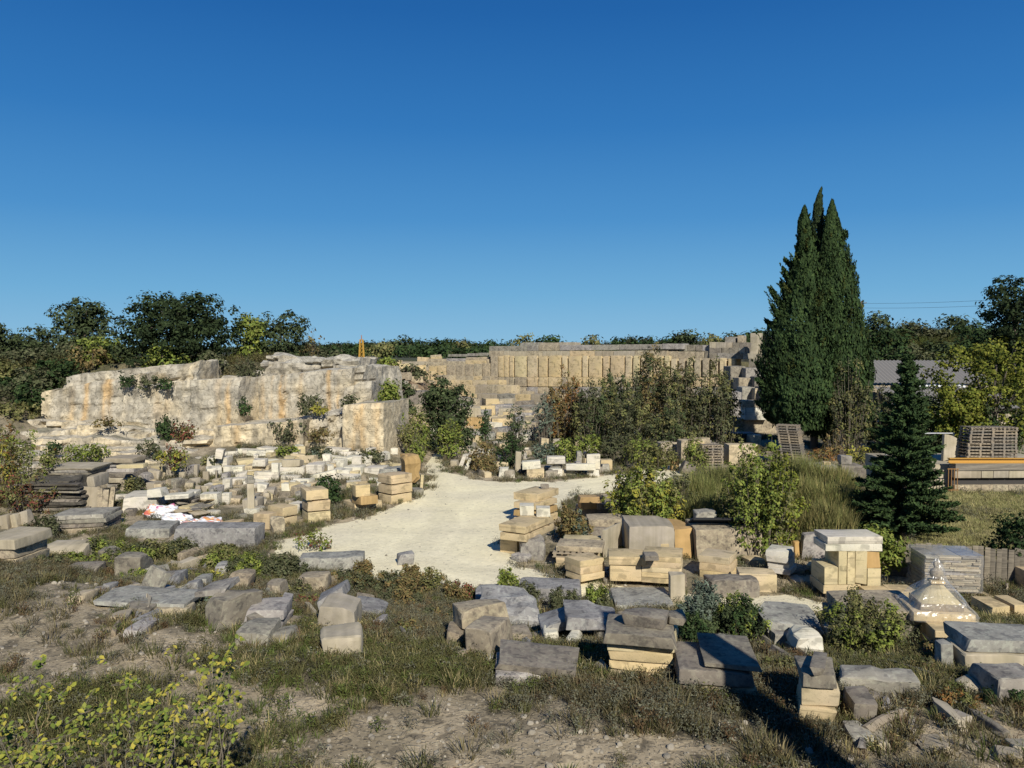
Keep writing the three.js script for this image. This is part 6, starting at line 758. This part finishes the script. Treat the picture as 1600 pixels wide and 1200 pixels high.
function leafy(n, h, w, L, seed) { const q = rng(seed), G = new GB(); for (let i = 0; i < n; i++) { const e = rv(q), r = Math.cbrt(q()), p = [e[0] * r * w / 2, Math.abs(e[1]) * r * h, e[2] * r * w / 2], k = .6 + q() * .6; leaf(G, p, nrm([e[0] + q() - .5, .6 + e[1], e[2] + q() - .5]), rv(q), L * (.5 + q() * .6), L * .3, [k, k, k * .9]); } for (let i = 0; i < 7; i++) { const e = rv(q); G.bar([0, -.01, 0], [e[0] * w * .4, h * (.4 + q() * .5), e[2] * w * .4], .004, .002, 3, [.8, .65, .5]); } return G.build(); }
{
  const q = rng(909), kinds = { dry: [], green: [], herb: [], scrub: [] };
  const C = { hay: [.40, .355, .165], lush: [.26, .26, .095], straw: [.27, .225, .11], dry: [.148, .126, .068], olive: [.108, .106, .043], green: [.09, .114, .031], grey: [.15, .148, .108], red: [.13, .085, .048] };
  const add = (k, x, D, s, col, sy) => { const y = T(x, D), c = C[col], f = .75 + q() * .5; kinds[k].push({ x, y, z: -D, s, sy, a: q() * 6.283, tx: (q() - .5) * .3, tz: (q() - .5) * .3, c: c.map(v => v * f) }); };
  // near bank
  for (let i = 0; i < 52000; i++) { const D = 8.6 + Math.pow(q(), 1.15) * 17.5, x = (q() * 2 - 1) * (D * .66 + .6), s = 20 + (x < 0 ? Math.min(6, -x * .45) : 0); if (D > s + 1) continue; const dn = fbm(x * .8, D * .8, 21, 3), sa = sandAt(x, D); if (q() < sa * .94) continue; if (q() > .16 + sm(.34, .60, dn) * .85) continue; if (inFoot(x, -D)) continue; if (distPoly(x, D, roadPoly) < .15 && D > s - 2) continue;
    const z = fbm(x * .45, D * .45, 41, 3), r = q(); const S = .55 + q() * .7;
    if (r < .36) add('dry', x, D, S, z > .55 ? 'dry' : q() < .35 ? 'straw' : 'olive'); else if (r < .58) add('green', x, D, S, z < .48 ? 'green' : 'olive'); else if (r < .80) add('herb', x, D, S * .9, q() < .5 ? 'grey' : z < .5 ? 'green' : 'red'); else add('scrub', x, D, S * .8, z > .5 ? 'grey' : 'olive'); }
  // yard floor, road margins, cliff foot
  for (let i = 0; i < 46000; i++) { const D = 19 + Math.pow(q(), 1.3) * 42, x = (q() * 2 - 1) * (D * .66), s = 20 + (x < 0 ? Math.min(6, -x * .45) : 0); if (D < s) continue; const rd = distPoly(x, D, roadPoly); if (rd < -.35 || (rd < .1 && q() < .8)) continue; const dn = fbm(x * .7, D * .7, 51, 3) + sm(1.2, .2, rd) * .12 - (x > 4 && D < 25 ? .13 : 0); if (q() > sm(.46, .66, dn) * .9 + .04) continue; if (inFoot(x, -D)) continue; const r = q(), S = (.6 + q() * .7) * (D > 30 ? 1.25 : 1); add(r < .5 ? 'dry' : r < .75 ? 'green' : r < .9 ? 'herb' : 'scrub', x, D, S, r < .4 ? 'dry' : r < .6 ? 'olive' : r < .8 ? 'green' : 'grey'); }
  for (const [cx, cz, w, d, a] of feet) if (cz > -34 && w < 4) { const n = Math.round((w + d) * (cz > -22 ? 26 : 12)); for (let i = 0; i < n; i++) { const t = q() * 4, u = (q() * 2 - 1), e = .03 + q() * .12, lx = t < 1 ? w + e : t < 2 ? -w - e : u * w, lz = t < 2 ? u * d : t < 3 ? d + e : -d - e, c = Math.cos(a), s = Math.sin(a), x = cx + lx * c + lz * s, z = cz - lx * s + lz * c; if (inFoot(x, z) || distPoly(x, -z, roadPoly) < .05 || fbm(x, z, 61, 2) < (cz > -20 ? .36 : .5)) continue; add(['dry', 'green', 'herb', 'dry'][Math.floor(q() * 4)], x, -z, .5 + q() * .75, ['dry', 'olive', 'green', 'straw', 'red'][Math.floor(q() * 5)]); } }
  // meadow behind the fence
  for (let i = 0; i < 26000; i++) { const D = 22.8 + q() * 16, x = 8 + q() * 20; if (distPoly(x, D, fieldPoly) > 0 || inFoot(x, -D)) continue; add('dry', x, D, .8 + q() * .5, q() < .6 ? 'hay' : 'lush', .8 + q() * .6); }
  // plateau tops and slopes
  for (let i = 0; i < 9000; i++) { const D = 52 + q() * 60, x = X(-60 + q() * 650, D); if (inFoot(x, -D)) continue; add('scrub', x, D, 1.6 + q() * 1.8, q() < .5 ? 'olive' : 'dry'); }
  for (let i = 0; i < 9000; i++) { const D = 58 + q() * 40, x = X(1330 + q() * 330, D); add('scrub', x, D, 1.8 + q() * 2, q() < .5 ? 'olive' : 'green'); }
  const gm = leafMat;
  scatter('dry_grass', 'dry brownish grass tufts over the bank and yard', 'grass', tuft(34, .19, .28, .006, .13, 1), gm, kinds.dry); scatter('green_grass', 'low green grass tufts between the stones', 'grass', tuft(40, .14, .26, .006, .10, 2), gm, kinds.green); scatter('low_herbs', 'low leafy herbs among the grass', 'herbs', leafy(70, .22, .3, .03, 3), gm, kinds.herb); scatter('scrub_tufts', 'woody thyme like tufts on bank and plateau', 'scrub', leafy(110, .34, .44, .03, 4), gm, kinds.scrub);
  console.log('tufts', Object.entries(kinds).map(([k, v]) => k + v.length).join(' '));
  const L = []; for (let i = 0; i < 30000; i++) { const D = 8.6 + Math.pow(q(), 1.2) * 44, x = (q() * 2 - 1) * D * .66; const rd = D > 19 ? distPoly(x, D, roadPoly) : 2; if (rd < -.9 && q() < .9) continue; if (inFoot(x, -D, -.05)) continue; const s = .007 + Math.pow(q(), 9) * .04, c = .18 + q() * .2; L.push({ x, y: T(x, D) + s * .2, z: -D, s, sy: s * (.5 + q() * .5), a: q() * 6, tx: q(), tz: q(), c: [c, c * .88, c * .68] }); }
  const pg = new THREE.IcosahedronGeometry(1, 1), pp = pg.attributes.position; for (let i = 0; i < pp.count; i++) { const x = pp.getX(i), y = pp.getY(i), z = pp.getZ(i), f = .75 + vn(x * 1.7 + 5, y * 1.7, z * 1.7) * .55; pp.setXYZ(i, x * f * 1.2, y * f, z * f); } pg.computeVertexNormals();
  scatter('gravel', 'scattered limestone gravel and chips', 'gravel', pg, plain(1, 1, 1, { side: THREE.FrontSide }), L);
}
{ let n = 0; scene.traverse(o => { if (o.isMesh && !o.isInstancedMesh) n += (o.geometry.index ? o.geometry.index.count : o.geometry.attributes.position.count) / 3; }); console.log('triangles', n, 'objects', scene.children.length); }
renderer.render(scene, camera);
